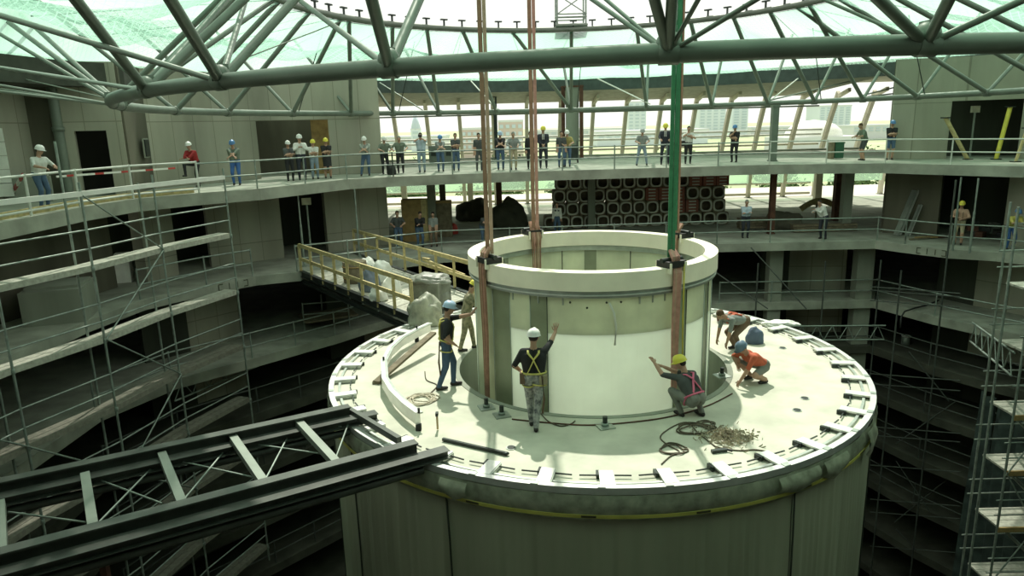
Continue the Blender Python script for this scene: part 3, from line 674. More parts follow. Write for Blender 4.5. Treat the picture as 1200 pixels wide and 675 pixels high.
t = thing('hand_tool', onD(511, 500), 'small upright dark hand tool left on the drum top by the rope coil', 'tool'); tube('handle', onD(513, 504, .02), onD(513, 504, .3), .02, WOODL, t); box('head', onD(513, 504, .32), (.05, .1, .06), STEELD, t)
t = thing('steel_grinder', onD(842, 529), 'flat dark tool lying between the cables and the shavings', 'tool'); bar('body', onD(834, 531, .03), onD(851, 529, .03), .07, .05, STEELD, t); tube('grip', onD(851, 529, .04), onD(858, 531, .04), .02, BLACK, t)
# heap of pale shavings: stuff
c = onD(853, 514); vs = []; fs = []; rg = random.Random(5)
for i in range(420):
    rr = abs(rg.gauss(0, .26)); a = rg.uniform(0, 2 * PI); h = max(0, .16 - rr * .3) * rg.random()
    p = c + V(rr * math.cos(a) * 1.25, rr * math.sin(a), .012 + h); d = V(rg.uniform(-1, 1), rg.uniform(-1, 1), rg.uniform(-.4, .4)).normalized() * rg.uniform(.03, .07); e = V(-d.y, d.x, .3).normalized() * .014
    k = len(vs); vs += [p - d - e, p + d - e, p + d + e, p - d + e, p + V(0, 0, .014)]; fs += [(k, k + 1, k + 4), (k + 1, k + 2, k + 4), (k + 2, k + 3, k + 4), (k + 3, k, k + 4)]
tag(mesh('wood_shavings', vs, fs, mat('shavings', (.52, .48, .36), .9, var=.3, scale=18)), 'heap of pale wood shavings and rope scraps on the right of the drum top', 'shavings', kind='stuff')
# flat board and packed sheets
t = thing('pallet_board', at(860, 376, z=DZ), 'brown board stack lying behind the bending worker at the back of the drum', 'board')
bar('board', at(840, 371, z=DZ + .12), at(866, 372, z=DZ + .12), .5, .1, RUST, t); bar('board', at(840, 369, z=DZ + .2), at(850, 369, z=DZ + .2), .3, .05, WHITEB, t)
def lump(name, c, s, m, label, cat, seed=0, parent=None, amp=.35):
    bm = bmesh.new(); bmesh.ops.create_icosphere(bm, subdivisions=4, radius=1)
    for v_ in bm.verts:
        n1 = noise.noise(v_.co * 1.6 + V(seed, 0, 0)); n2 = noise.noise(v_.co * 4 + V(0, seed, 0)); v_.co *= 1 + amp * n1 + amp * .4 * n2
        if v_.co.z < -.35: v_.co.z = -.35
        v_.co = V(v_.co.x * s[0], v_.co.y * s[1], (v_.co.z + .35) * s[2])
    me = bpy.data.meshes.new(name); bm.to_mesh(me); bm.free(); me.materials.append(m)
    for p in me.polygons: p.use_smooth = True
    o = link(name, me, parent, Matrix.Translation(c))
    if label: tag(o, label, cat)
    return o
lump('plastic_heap', at(497, 382, z=DZ) + V(0, .2, 0), (.55, .4, .62), TARPW, 'crumpled grey plastic sheeting bundled where the yellow railed bridge meets the drum', 'sheeting', 3)
lump('tool_bag', at(884, 402, z=DZ), (.22, .16, .3), mat('blue_bag', (.10, .14, .20), .8), 'dark blue tool bag standing behind the worker in the orange shirt', 'bag', 4, amp=.15)
lump('cloth_heap', at(915, 381, z=DZ), (.45, .2, .1), WHITEB, 'crumpled white sheet on the back right rim of the drum', 'sheet', 7)

# ------------------------------------------------------------------ steel frame walkway at lower left
t = thing('beam_walkway', at(200, 560, z=-3.2), 'dark steel beam frame reaching from the lower left onto the drum rim', 'frame')
zt = -3.28
nA, nB = at(517, 520, z=zt), at(0, 660, z=zt); nB = nB + (nB - nA) * .5
fA, fB = at(437, 479, z=zt), at(0, 575, z=zt); fB = fB + (fB - fA) * .5
for A, B in ((nA, nB), (fA, fB)):
    d = (B - A).normalized(); A2 = A + d * .45
    bar('channel_beam', A2 + V(0, 0, .02), B + V(0, 0, .02), .20, .30, FRAME, t, 'ibeam')
    side = V(-d.y, d.x, 0)
    if side.y > 0 and A is nA: side = -side
    if side.y > 0 and A is fA: side = -side
    bar('lower_beam', A + side * (.24 if A is nA else .22) + V(0, 0, -.05), B + side * .24 + V(0, 0, -.05), .24, .14, FRAME, t, 'ibeam')
    tube('round_chord', A2 + side * .22 + V(0, 0, -.26), B + side * .22 + V(0, 0, -.26), .07, FRAME, t)
for (a_, b_) in [((0, 590), (2, 650)), ((100, 557), (110, 622)), ((190, 533), (214, 592)), ((273, 513), (309, 566)), ((347, 492), (394, 543)), ((-120, 620), (-130, 700))]:
    bar('cross_beam', at(*a_, z=zt + .05), at(*b_, z=zt + .05), .13, .12, STEELL, t)
for (a_, b_) in [((10, 600), (100, 612)), ((110, 560), (190, 590)), ((110, 618), (190, 536)), ((195, 537), (300, 560)), ((215, 586), (270, 520)), ((275, 517), (385, 533)), ((312, 560), (345, 497)), ((350, 495), (400, 500)), ((393, 538), (408, 497))]:
    tube('cross_rod', at(*a_, z=zt - .1), at(*b_, z=zt - .1), .016, GALV, t, 6)
bar('end_channel', at(408, 480, z=zt + .03), at(468, 516, z=zt + .03), .09, .12, FRAME, t)
bar('drop_bar', at(118, 640, z=zt - .2), at(118, 640, z=zt - .2) + V(0, 0, -2.4), .09, .09, RUST, t)

# ------------------------------------------------------------------ bridge with yellow timber railings
br = thing('footbridge', at(415, 340, z=-3.3), 'footbridge with yellow timber railings from the left deck to the drum', 'bridge')
LA, LB = at(353, 318, z=-3.3), at(484, 371, z=-3.3); RA, RB = at(416, 297, z=-3.3), at(556, 346, z=-3.3)
dn = (LB - LA).normalized()
for i in range(14):
    t0, t1 = i / 14, (i + .94) / 14
    P = [LA.lerp(LB, t0), LA.lerp(LB, t1), RA.lerp(RB, t1), RA.lerp(RB, t0)]
    prism('deck_board', [(p.x, p.y) for p in P], -3.36, -3.31, PLANK, br)
for A, B in ((LA, LB), (RA, RB)):
    bar('edge_beam', A + V(0, 0, -.08), B + V(0, 0, -.08), .16, .22, STEELD, br, 'ibeam'); bar('bottom_beam', A + V(0, 0, -.38), B + V(0, 0, -.42), .14, .14, STEELD, br, 'ibeam')
    n = 9
    for i in range(n):
        p = A.lerp(B, i / (n - 1)); bar('post', p + V(0, 0, -.15), p + V(0, 0, 1.05), .09, .07, TIMBER, br)
    bar('handrail', A + V(0, 0, 1.03), B + V(0, 0, 1.03), .06, .14, TIMBER, br); bar('mid_rail', A + V(0, 0, .5), B + V(0, 0, .5), .05, .12, TIMBER, br)
def onB(px, py): return at(px, py, z=-3.3)
p = onB(417, 330); t = thing('wooden_cask', p, 'round wooden tub standing on the footbridge', 'tub'); tube('tub', p, p + V(0, 0, .75), .42, BROWNP, t, 18); tube('upper_hoop', p + V(0, 0, .55), p + V(0, 0, .6), .44, OCHRE, t, 18); tube('lower_hoop', p + V(0, 0, .15), p + V(0, 0, .2), .44, OCHRE, t, 18)
lump('blue_sack', onB(434, 340), (.33, .3, .55), mat('blue_sack', (.16, .20, .24), .8), 'dark blue grey sack beside the wooden tub on the bridge', 'sack', 11)
for (px, py, s_, lab) in [(449, 330, (.36, .3, .6), 'large bright white sack in the middle of the bridge'), (460, 345, (.3, .26, .5), 'white sack leaning on the left railing of the bridge'), (444, 352, (.28, .22, .34), 'small white sack in front of the other sacks on the bridge'), (431, 318, (.3, .25, .4), 'pale sack at the deck end of the bridge')]:
    lump('white_sack', onB(px, py), s_, WHITEB, lab, 'sack', px * .1, amp=.25)
p = onB(505, 358); t = thing('covered_crate', p, 'crate under grey tarpaulin standing on the drum end of the bridge', 'crate')
box('crate_body', p + V(0, 0, .4), (1.0, .8, .8), TARP, t, -.4); lump('tarpaulin', p + V(0, 0, .72), (.62, .5, .22), TARP, None, None, 21, t, .3); lump('tarpaulin_skirt', p + V(0, 0, 0), (.58, .46, .55), TARP, None, None, 23, t, .12)
t = thing('timber_offcut', onB(500, 322), 'yellow timber offcut leaning over the right railing of the bridge', 'plank'); bar('offcut', onB(497, 330) + V(0, 0, .8), onB(545, 338) + V(0, 0, .45), .07, .09, TIMBER, t); bar('offcut_end', onB(497, 330) + V(0, 0, .86), onB(505, 331) + V(0, 0, .84), .1, .03, TIMBER, t)

# ------------------------------------------------------------------ guard rails
def guard(pts, z, label, hs=(.5, 1.0), r=.028, m=GALV, every=2.4, post=True, over=0.06):
    P = [V(x, y, z) for x, y in pts]; t = thing('guard_rail', P[0], label, 'railing')
    for i in range(len(P) - 1):
        for h in hs: tube('rail', P[i] + V(0, 0, h), P[i + 1] + V(0, 0, h), r, m, t, 8)
        if post:
            n = max(1, round((P[i + 1] - P[i]).length / every))
            for k in range(n): q = P[i].lerp(P[i + 1], k / n); tube('post', q - V(0, 0, over), q + V(0, 0, hs[-1] + .05), r * 1.1, m, t, 8)
    if post: tube('post', P[-1], P[-1] + V(0, 0, hs[-1] + .05), r * 1.1, m, t, 8)
    return t
def inset(P, d=.12): return offset(P, d)
GW = mat('white_rail', (.62, .66, .58), .5, var=.08)
guard(inset([(-12.5, 12), (-12.5, 20.6), (-12.1, 22.8), (-10.7, 24.5)]), 0, 'whitish guard rail of the upper left deck before the man in the white shirt', m=GW, hs=(.14, 1.05), r=.034)
guard(inset([(-10.7, 24.5), (-9.1, 25.7), (-6.7, 29.5), (-4.9, 30.3)]), 0, 'thin grey guard rail along the upper deck between the plain walls')
guard(inset([(-4.9, 30.3), (.1, 31.2), (11.6, 31.5)]), 0, 'thin guard rail of the far upper deck where most visitors stand')
guard(inset([(11.6, 31.5), (16.1, 30.3), (19.3, 26.4), (20.3, 24.2)]), 0, 'pale guard rail of the upper right deck', m=GW)
guard(inset([(-12.2, 22.5), (-10.9, 24.6), (-9.7, 25.9)]), -3.3, 'guard rail of the lower left deck before the footbridge')
guard(inset([(-8.2, 26.5), (-2.9, 29.5), (0, 29.7), (9, 30.2)]), -3.3, 'guard rail of the far lower deck left of and behind the cylinder')
guard(inset([(9, 30.2), (15.9, 30.0), (16.5, 28.9)]), -3.3, 'guard rail of the lower deck in front of the men in white shirts')
guard(inset([(16.5, 28.9), (17.5, 27.5), (18.9, 26.6), (20.6, 24)]), -3.3, 'guard rail of the lower right deck by the man with the yellow helmet')
for z in LOW[:5]:
    for seg, nm_ in (([(-12.7, 20), (-11.6, 22.6), (-9.6, 24.7), (-7.2, 27.4), (-5.2, 30.0)], 'left'), ([(9.4, 30.8), (16.4, 30.6)], 'far'), ([(16.4, 30.6), (17.4, 27.8), (18.5, 25.8), (20.3, 23)], 'right')):
        k_ = LOW.index(z) + 1; word = ['first', 'second', 'third', 'fourth', 'fifth', 'sixth'][k_ - 1]
        guard(inset(seg), z, 'guard rail on the %s side, %s level under the lower deck' % (nm_, word), hs=(.45, .95), m=GALV if z > -7 else GALV_SHADE)

# ------------------------------------------------------------------ scaffold along the left decks
sc = thing('scaffold', V(-11.5, 15.9, -10), 'tall tube scaffold with plank walkways along the left decks', 'scaffold')
Fp = [V(-12.9, 10.6, 0), V(-12.5, 13.2, 0), V(-12.0, 15.9, 0), V(-11.15, 18.3, 0), V(-10.6, 21.0, 0), V(-9.6, 23.8, 0)]
def nrm(i):
    a, b = Fp[max(0, i - 1)], Fp[min(len(Fp) - 1, i + 1)]; d = (b - a).normalized(); return V(-d.y, d.x, 0)
Rp = [p + nrm(i) * .55 for i, p in enumerate(Fp)]
LZ = [-1.4, -3.4, -5.4, -7.4, -9.4, -11.4, -13.4]
for i, p in enumerate(Fp):
    tube('standard', p + V(0, 0, -14), p + V(0, 0, .85), .034, GALV, sc, 8)
    if i < 5: tube('standard', Rp[i] + V(0, 0, -14), Rp[i] + V(0, 0, 1.9 if i % 2 else .6), .034, GALV, sc, 8)
    for z in LZ: tube('transom', p + V(0, 0, z - .05), Rp[i] + V(0, 0, z - .05), .026, GALV, sc, 6); tube('coupler', p + V(0, 0, z - .1), p + V(0, 0, z + .02), .055, GALV, sc, 6)
for i in range(len(Fp) - 1):
    a, b, c, d = Fp[i], Fp[i + 1], Rp[i], Rp[i + 1]
    for z in LZ:
        for k in range(2):
            u0, u1 = .04 + k * .48, .48 + k * .48
            Q = [a.lerp(c, u0), b.lerp(d, u0), b.lerp(d, u1), a.lerp(c, u1)]
            prism('plank', [(q.x, q.y) for q in Q], z, z + .055, PLANK if z > -4 else PLANK_SHADE, sc)
        prism('toe_board', [(q.x, q.y) for q in (a, b, b + V(-.04, 0, 0), a + V(-.04, 0, 0))], z - .1, z + .06, PLANK if z > -4 else PLANK_SHADE, sc)
        for h in (.5, 1.0): tube('guard_tube', a + V(0, 0, z + h), b + V(0, 0, z + h), .024, GALV, sc, 6)
    bar('top_plank', a + V(0, 0, .55), b + V(0, 0, .55), .09, .13, WHITEB, sc)
for (i, j, z0, z1) in [(3, 4, .5, -1.4), (4, 3, -1.4, -3.4), (3, 4, -3.4, -5.4), (4, 3, -5.4, -7.4), (2, 3, -5.4, -7.4), (3, 4, -7.4, -9.4), (1, 2, -3.4, -5.4)]:
    tube('brace', Fp[i] + V(.05, 0, z0), Fp[j] + V(.05, 0, z1), .024, GALV, sc, 6)
# lattice girders of the left and right lower decks
def lattice(a, b, h, n, label, m=GALV):
    t = thing('lattice_girder', a, label, 'girder')
    tube('top_chord', a + V(0, 0, h), b + V(0, 0, h), .035, m, t, 8); tube('bottom_chord', a, b, .035, m, t, 8)
    for i in range(n):
        p, q = a.lerp(b, i / n), a.lerp(b, (i + 1) / n); mid = p.lerp(q, .5) + V(0, 0, h)
        tube('web_bar', p, mid, .02, m, t, 6); tube('web_bar', mid, q, .02, m, t, 6)
    return t
lattice(at(205, 470, Y=22.5), at(314, 424, Y=27), .6, 6, 'grey lattice girder spanning the dark gap right of the left scaffold')
lattice(at(912, 399, Y=28.2), at(1036, 398, Y=28.2), .62, 7, 'horizontal lattice girder behind the back right rim of the drum')
lattice(at(1137, 400, Y=24), at(1185, 440, Y=19.5), .7, 6, 'lattice girder leading down to the right hand scaffold tower')

# scaffold poles in the far right pit
sr = thing('scaffold', V(15, 29.5, -12), 'slim scaffold poles with rails and braces in front of the far right decks', 'scaffold')
for px, y0 in ((889, 300), (968, 300), (1033, 300), (1058, 300), (1110, 300)):
    p = at(px, y0, Y=29.2 if px < 1050 else (27 if px < 1130 else 23)); tube('standard', V(p.x, p.y, -21), V(p.x, p.y, -4.0 if px != 1110 else -.5), .035, GALV_SHADE, sr, 8)
for (a_, b_, Y) in [((840, 260 + 60), (900, 362), 29), ((880, 290), (945, 362), 29), ((1065, 412), (1112, 470), 28), ((1050, 520), (1120, 470), 28), ((1050, 540), (1090, 600), 28), ((1048, 612), (1112, 560), 28), ((1050, 620), (1100, 672), 28)]:
    tube('brace', at(*a_, Y=Y), at(*b_, Y=Y - 1), .026, GALV_SHADE, sr, 6)
for y in (336, 340, 352, 438, 450, 500, 510, 545, 585, 600, 640): tube('ledger', at(1020, y, Y=28.6), at(1125, y + 8, Y=26), .025, GALV_SHADE, sr, 6)

# ------------------------------------------------------------------ sunlit scaffold tower at the right edge
st = thing('scaffold_tower', V(14.5, 20, -14), 'sunlit scaffold stair tower with pale plank platforms at the right edge', 'scaffold')
X0, X1, Y0, Y1 = 14.75, 17.2, 19.2, 20.5
for (x, y) in ((X0, Y0), (X0, Y1), (15.9, Y0), (X1, Y0), (X1, Y1), (14.2, 19.4)):
    tube('standard', V(x, y, -21), V(x, y, -.6 if x < 15 else .4), .036, GALV, st, 8)
for k, z in enumerate([-3.0, -4.8, -6.8, -8.6, -10.5, -12.5, -14.5, -16.5]):
    for q in range(3): box('platform_plank', V(X0 + 1.3, Y0 + .2 + q * .37, z), (2.5, .35, .06), PLANK, st)
    box('plank_edge', V(X0 + 1.3, Y0 - .03, z - .04), (2.6, .04, .16), OCHRE, st)
    for (y) in (Y0, Y1):
        for h in (.45, .95): tube('guard_tube', V(X0 - .15, y, z + h), V(X1, y, z + h), .024, GALV, st, 6)
        tube('stair_string', V(X0 + .2, Y0 + .1, z), V(X1 - .3, Y0 + .1, z - 1.9), .03, GALV, st, 6); tube('stair_string', V(X0 + .2, Y0 + .7, z), V(X1 - .3, Y0 + .7, z - 1.9), .03, GALV, st, 6)
    tube('brace', V(X0 if k % 2 else 15.9, Y0 - .04, z), V(15.9 if k % 2 else X0, Y0 - .04, z - 1.9), .024, GALV, st, 6)
nm2 = mat('dark_mesh_sheet', (.05, .075, .065), .9, var=.3, scale=2)
t = thing('safety_sheet', V(16.8, 22, -20), 'dark safety sheeting hanging behind the right hand scaffold tower', 'sheeting')
for q in range(6):
    vs = []; fs = []
    for i in range(9):
        for j in range(6):
            x = 17.6 + .03 * math.sin(i * 1.9 + q) - q * .02; y = 19.0 + q * .95 + i * .115; vs.append((x + .14 * math.sin(i * 1.1 + j * .6), y, -8.2 - j * 2.5))
    for i in range(8):
        for j in range(5): fs.append((i * 6 + j, i * 6 + j + 1, i * 6 + j + 7, i * 6 + j + 6))
    mesh('sheet_width', vs, fs, nm2, t, True)

# ------------------------------------------------------------------ stacked crates with pale rounded rings
def rrect(w, h, e=3.2, n=24):
    return [(w * math.copysign(abs(math.cos(a)) ** (2 / e), math.cos(a)), h * math.copysign(abs(math.sin(a)) ** (2 / e), math.sin(a))) for a in [2 * PI * k / n for k in range(n)]]
def crate_mesh():
    n = 24; o = rrect(.33, .335, 7); i_ = rrect(.27, .27, 3.2); vs = []; fs = []
    for y in (0, .85):
        vs += [(x, y, z) for x, z in o]
    vs += [(x, 0, z) for x, z in i_] + [(x * .96, .6, z * .96) for x, z in i_]
    for k in range(n):
        j = (k + 1) % n; fs += [(k, j, n + j, n + k), (k, 2 * n + k, 2 * n + j, j), (2 * n + k, 3 * n + k, 3 * n + j, 2 * n + j)]
    fs += [tuple(range(n, 2 * n)), tuple(range(3 * n, 4 * n))]
    me = bpy.data.meshes.new('crate'); me.from_pydata(vs, [], fs); me.update(); me.materials.append(CRATE); return me
def gasket_mesh():
    n = 24; a = rrect(.31, .31, 3.0); b = rrect(.235, .235, 2.7); vs = []; fs = []
    for y, P in ((-.03, a), (-.03, b), (.02, b), (.02, a)): vs += [(x, y, z) for x, z in P]
    for k in range(n):
        j = (k + 1) % n
        for q in range(4): q2 = (q + 1) % 4; fs.append((q * n + k, q * n + j, q2 * n + j, q2 * n + k))
    me = bpy.data.meshes.new('ring'); me.from_pydata(vs, [], fs); me.update(); me.materials.append(GASK); return me
cm, gm_ = crate_mesh(), gasket_mesh()
Ys = 36.2
zb = -3.3
rows = [(640, 856, [9, 9]), (648, 856, []), (650, 856, []), (651, 856, [])]
x0s = [at(645, 262, Y=Ys).x, at(655, 250, Y=Ys).x, at(655, 235, Y=Ys).x, at(658, 220, Y=Ys).x]
solid = {(1, 10), (1, 9), (2, 7), (2, 8), (3, 10), (3, 11), (3, 12), (0, 99), (3, 13), (2, 9)}
for r in range(4):
    for c in range(14 if r == 0 else 13):
        if (r == 1 and c == 12) or (r == 2 and c == 13): pass
        p = V(x0s[r] + c * .69 + (r % 2) * .04 + random.uniform(-.02, .02), Ys + random.uniform(-.03, .03), zb + .33 + r * .67)
        if (r, c) in solid:
            t = thing('slatted_crate', p, 'reddish slatted crate, %s from the left in the %s row of the stack' % (ORD[c], ['bottom', 'second', 'third', 'top'][r]), 'crate', 'slatted crates on the lower deck')
            box('crate_body', p + V(0, .42, 0), (.64, .8, .64), REDB, t)
            for q in range(4): box('slat', p + V(0, -.0, -.24 + q * .16), (.36, .06, .06), GASK, t)
        else:
            t = thing('ring_crate', p, 'dark crate with pale rounded ring, %s from the left in the %s row' % (ORD[c], ['bottom', 'second', 'third', 'top'][r]), 'crate', 'ring crates stacked on the lower deck')
            link('crate_body', cm, t, Matrix.Translation(p)); link('ring', gm_, t, Matrix.Translation(p) @ Matrix.Rotation(random.uniform(-.06, .06), 4, 'Y'))

# ------------------------------------------------------------------ things on the decks
def on1(px, py): return at(px, py, z=-3.3)
p = on1(484, 276); t = thing('plywood_box', p + V(0, 2, 0), 'ochre plywood box standing behind the leaning men on the lower deck', 'box')
q = at(484, 265, Y=33.5); box('panel', V(q.x, 33.6, -3.3 + 1.0 - .0), (.95, .7, 2.0), OCHRE, t); box('side_panel', V(q.x + .6, 33.5, -2.3), (.25, .6, 2.02), TIMBER, t)
q = at(512, 265, Y=34.5); t = thing('plywood_box', V(q.x, 34.5, -3.3), 'darker plywood box half hidden by the pale lower column', 'box'); box('panel', V(q.x, 34.6, -2.4), (1.5, .5, 1.8), BROWNP, t); box('frame', V(q.x, 34.3, -1.55), (1.6, .1, .12), OCHRE, t)
q = on1(596, 268); lump('covered_heap', q, (1.0, .6, 1.1), mat('dark_tarp', (.07, .07, .05), .8), 'dark covered heap on the lower deck left of the ring crates', 'heap', 31)
lump('covered_heap', on1(556, 258), (.9, .6, .9), mat('dark_tarp', (.07, .07, .05), .8), 'dark covered machine behind the brown column on the lower deck', 'heap', 33)
lump('rubble_heap', on1(919, 268), (1.0, .6, .62), CONCR, 'brownish rubble heap at the foot of the rust brown column', 'heap', 35)
q = on1(889, 268); t = thing('timber_stack', q, 'low stack of brown timber right of the ring crates', 'timber')
for k in range(4): bar('beam', q + V(-1.0, .1 * (k % 2), .1 + k * .13), q + V(.9, .1 * (k % 2), .1 + k * .13), .5, .11, BROWNP, t)
q = on1(970, 272); t = thing('timber_stack', q + V(-.5, 0, 0), 'low dark timber stack at the feet of the bending man', 'timber')
for k in range(3): bar('beam', q + V(-1.6, .2 + .06 * k, .08 + k * .12), q + V(1.4, .2, .08 + k * .12), .4, .1, BROWNP, t)
# curved board leaning on the terrace
q = at(957, 240, Y=37.5); pts = [q + V(-.85 + .17 * k, 0, -.28 + .5 * math.sin(PI * (k + .6) / 13)) for k in range(11)]
t = thing('curved_board', q, 'pale curved board held up behind the bending man', 'board'); pipe('board', pts, 0, TIMBER, t, flat=(.08, .3)); tube('support', V(q.x, 37.5, -3.3), q + V(0, 0, .1), .05, BROWNP, t)
# leaning aluminium profiles at the right wall
for (a_, b_, w, lab) in [((1038, 267), (1057, 223), .18, 'narrow pale metal profile leaning on the lower right wall, leftmost'), ((1050, 276), (1072, 223), .34, 'wide pale metal profile leaning on the lower right wall, in the middle'), ((1063, 277), (1078, 240), .14, 'short dim metal profile leaning on the lower right wall, rightmost')]:
    p = at(*a_, z=-3.3); q = at(*b_, Y=p.y + .05); t = thing('leaning_profile', p, lab, 'profile'); bar('profile', p + V(0, 0, .02), q, w, .06, ALUD, t)
    bar('profile_lip', p + V(w / 2, -.03, .02), q + V(w / 2, -.03, 0), .03, .09, ALU, t)
# electric box and red bucket, green bin, trolley, sheets
q = at(985, 183, z=0); t = thing('green_bin', at(981, 186, z=0), 'green bin on the upper deck left of the two visitors at the right', 'bin'); p = at(981, 186, z=0); box('bin_body', p + V(0, 0, .38), (.42, .4, .7), GREEN, t); box('lid', p + V(0, 0, .77), (.46, .46, .07), GREEN, t); box('wooden_side', p + V(-.34, 0, .4), (.16, .4, .8), BROWNP, t)
p = at(672, 191, z=0); t = thing('hand_trolley', p, 'dark hand trolley parked beside the visitor in the ochre shirt', 'trolley')
for s_ in (-.2, .2): tube('frame_tube', p + V(s_, 0, .1), p + V(s_, .05, 1.15), .025, STEELD, t, 6)
box('load', p + V(0, -.05, .55), (.45, .35, .75), STEELD, t); tube('wheel', p + V(-.26, 0, .1), p + V(-.2, 0, .1), .1, BLACK, t, 12); tube('wheel', p + V(.2, 0, .1), p + V(.26, 0, .1), .1, BLACK, t, 12)
for (px, lab) in [(510, 'grey machine housing behind the man with the blue cap on the upper deck'), (528, 'grey cabinet behind the visitor in the dark shirt, left of the brown sling')]:
    p = at(px, 193, z=0); t = thing('machine_housing', p + V(0, 1.2, 0), lab, 'cabinet'); box('housing', p + V(0, 1.2, .5), (.85, .6, 1.0), STEEL, t); box('vent', p + V(0, .88, .6), (.6, .04, .3), STEELD, t)
p = on1(532, 274); lump('red_bucket', p, (.22, .22, .42), REDM, 'red plastic bucket beside the lower deck column', 'bucket', 2, amp=.08)
p = at(1160, 280, z=-3.3); t = thing('debris_bin', p, 'dark tangle of boxes and hoses on the lower right deck beside the worker', 'debris')
for k in range(7): box('scrap', p + V(random.uniform(-.6, .8), random.uniform(.1, .7), .1 + .13 * k * .6), (.4, .3, .22), [STEELD, RUST, STEEL][k % 3], t, random.uniform(0, 3))
p = at(1090, 281, z=-3.3); t = thing('floor_scrap', p, 'low row of dark timber scraps lying left of the worker with the yellow helmet', 'timber')
for k in range(5): bar('scrap_board', p + V(-.9 + k * .3, .1 * k, .05 + .05 * (k % 2)), p + V(.1 + k * .35, .2 + .05 * k, .07), .09, .06, [BROWNP, OCHRE, RUST][k % 3], t)
p = at(370, 262, z=-3.3); q = at(359, 236, Y=29.5); t = thing('work_lamp', V(q.x, q.y, -3.3), 'pale square work lamp on a tall post in the dark left opening', 'lamp'); box('lamp_head', q, (.36, .12, .28), LAMPM, t); tube('post', V(q.x, q.y, -3.3), q, .04, GALV, t, 8)
for (px, y0, y1, Y, lab) in [(352, 243, 292, 27.6, 'thin steel prop in the dark left opening, left of the work lamp'), (417, 222, 282, 29.6, 'tall thin steel prop in front of the left pier under the upper deck')]:
    a, b = at(px, y0, Y=Y), at(px + 3, y1, Y=Y); t = thing('steel_prop', V(b.x, b.y, -3.3), lab, 'prop'); tube('outer_tube', V(b.x, b.y, -3.3), V(b.x, b.y, -1.6), .045, GALV, t, 8); tube('inner_tube', V(b.x, b.y, -1.6), V(b.x, b.y, -.42), .032, GALV, t, 8); box('plate', V(b.x, b.y, -3.28), (.16, .16, .03), GALV, t)
for (px, Y, lab) in [(1118, 27.2, 'steel prop standing on the lower right deck left of the worker'), (1138, 26.6, 'thin steel prop on the lower right deck by the dark opening')]:
    b = at(px, 280, Y=Y); t = thing('steel_prop', V(b.x, b.y, -3.3), lab, 'prop'); tube('outer_tube', V(b.x, b.y, -3.3), V(b.x, b.y, -1.7), .045, GALV, t, 8); tube('inner_tube', V(b.x, b.y, -1.7), V(b.x, b.y, -.42), .032, GALV, t, 8)
# low wall piece and stored materials behind the left scaffold
for (px, py, sx_, sy_, sz_, m, lab) in [(60, 372, 1.6, 1.8, 1.0, CONC, 'pale concrete block wall on the lower deck behind the left scaffold'), (135, 330, .5, .6, 1.0, WHITEB, 'upright pale panel on the lower deck behind the left scaffold poles')]:
    p = on1(px, py) + V(.4, 0, 0); t = thing('stored_block', p, lab, 'block'); box('block', p + V(0, 0, sz_ / 2), (sx_, sy_, sz_), m, t, .3); box('block_top', p + V(0, 0, sz_ + .04), (sx_ * .9, sy_ * .7, .08), m, t, .3)
# white corrugated sheets at the left frame edge, barrier, grey cabinet on level 0
p = at(2, 243, z=0) + V(-.6, .8, 0); t = thing('corrugated_panel', p, 'white ribbed panel standing at the left edge of the upper deck', 'panel')
for k in range(5): box('rib_strip', p + V(0, 0, .75 + k * .42 - .3), (.8, .06, .4), WHITEB, t, .5)
p = at(28, 238, z=0); t = thing('stone_block', p, 'grey block standing behind the man in the white shirt on the upper left deck', 'block'); box('block', p + V(0, .4, .4), (1.2, .7, .8), CONC, t, .5); box('block_cap', p + V(0, .4, .83), (1.1, .6, .06), SLAB, t, .5)
a, b = at(8, 236, z=0), at(27, 205, Y=21.0); t = thing('barrier_plank', a, 'red and white striped barrier board leaning at the upper left', 'barrier')
for k in range(6): bar('stripe', a.lerp(b, k / 6), a.lerp(b, (k + 1) / 6), .05, .12, [WHITEB, REDM][k % 2], t)
a, b = at(66, 207, Y=21.2), at(205, 197, Y=25.4); t = thing('barrier_tape', a, 'red and white striped bar along the upper left guard rail', 'barrier')
for k in range(14): bar('stripe', a.lerp(b, k / 14), a.lerp(b, (k + 1) / 14), .03, .06, [WHITEB, REDM, WHITEB][k % 3], t)
# edge boards on the upper left deck, downpipe, wall hatch
t = thing('edge_board', V(-12.4, 16, 0), 'ochre kerb board lying along the upper left deck edge', 'board')
for a_, b_ in zip(inset([(-12.5, 14), (-12.5, 17.3), (-12.5, 20.6), (-12.1, 22.8)], .35), inset([(-12.5, 17.3), (-12.5, 20.6), (-12.1, 22.8), (-10.7, 24.5)], .35)): bar('kerb_board', V(*a_, .09), V(*b_, .09), .06, .18, TIMBER, t)
p = at(72, 232, z=0); t = thing('drain_pipe', V(-14.95, 23.7, 0), 'tall dark grey pipe against the left wall by the doorway pier', 'pipe'); tube('pipe', V(-14.95, 23.9, 0), V(-14.95, 23.9, Z1), .16, STEEL, t); tube('collar', V(-14.95, 23.9, 2.2), V(-14.95, 23.9, 2.35), .19, STEEL, t)
t = thing('wall_hatch', V(-13.4, 26.5, 1.6), 'small dark square hatch in the wall right of the doorway', 'hatch'); box('hatch', V(-13.30, 26.3, 1.55), (.06, .5, .6), STEELD, t, .2); box('hatch_frame', V(-13.34, 26.3, 1.55), (.05, .6, .7), CONC, t, .2)
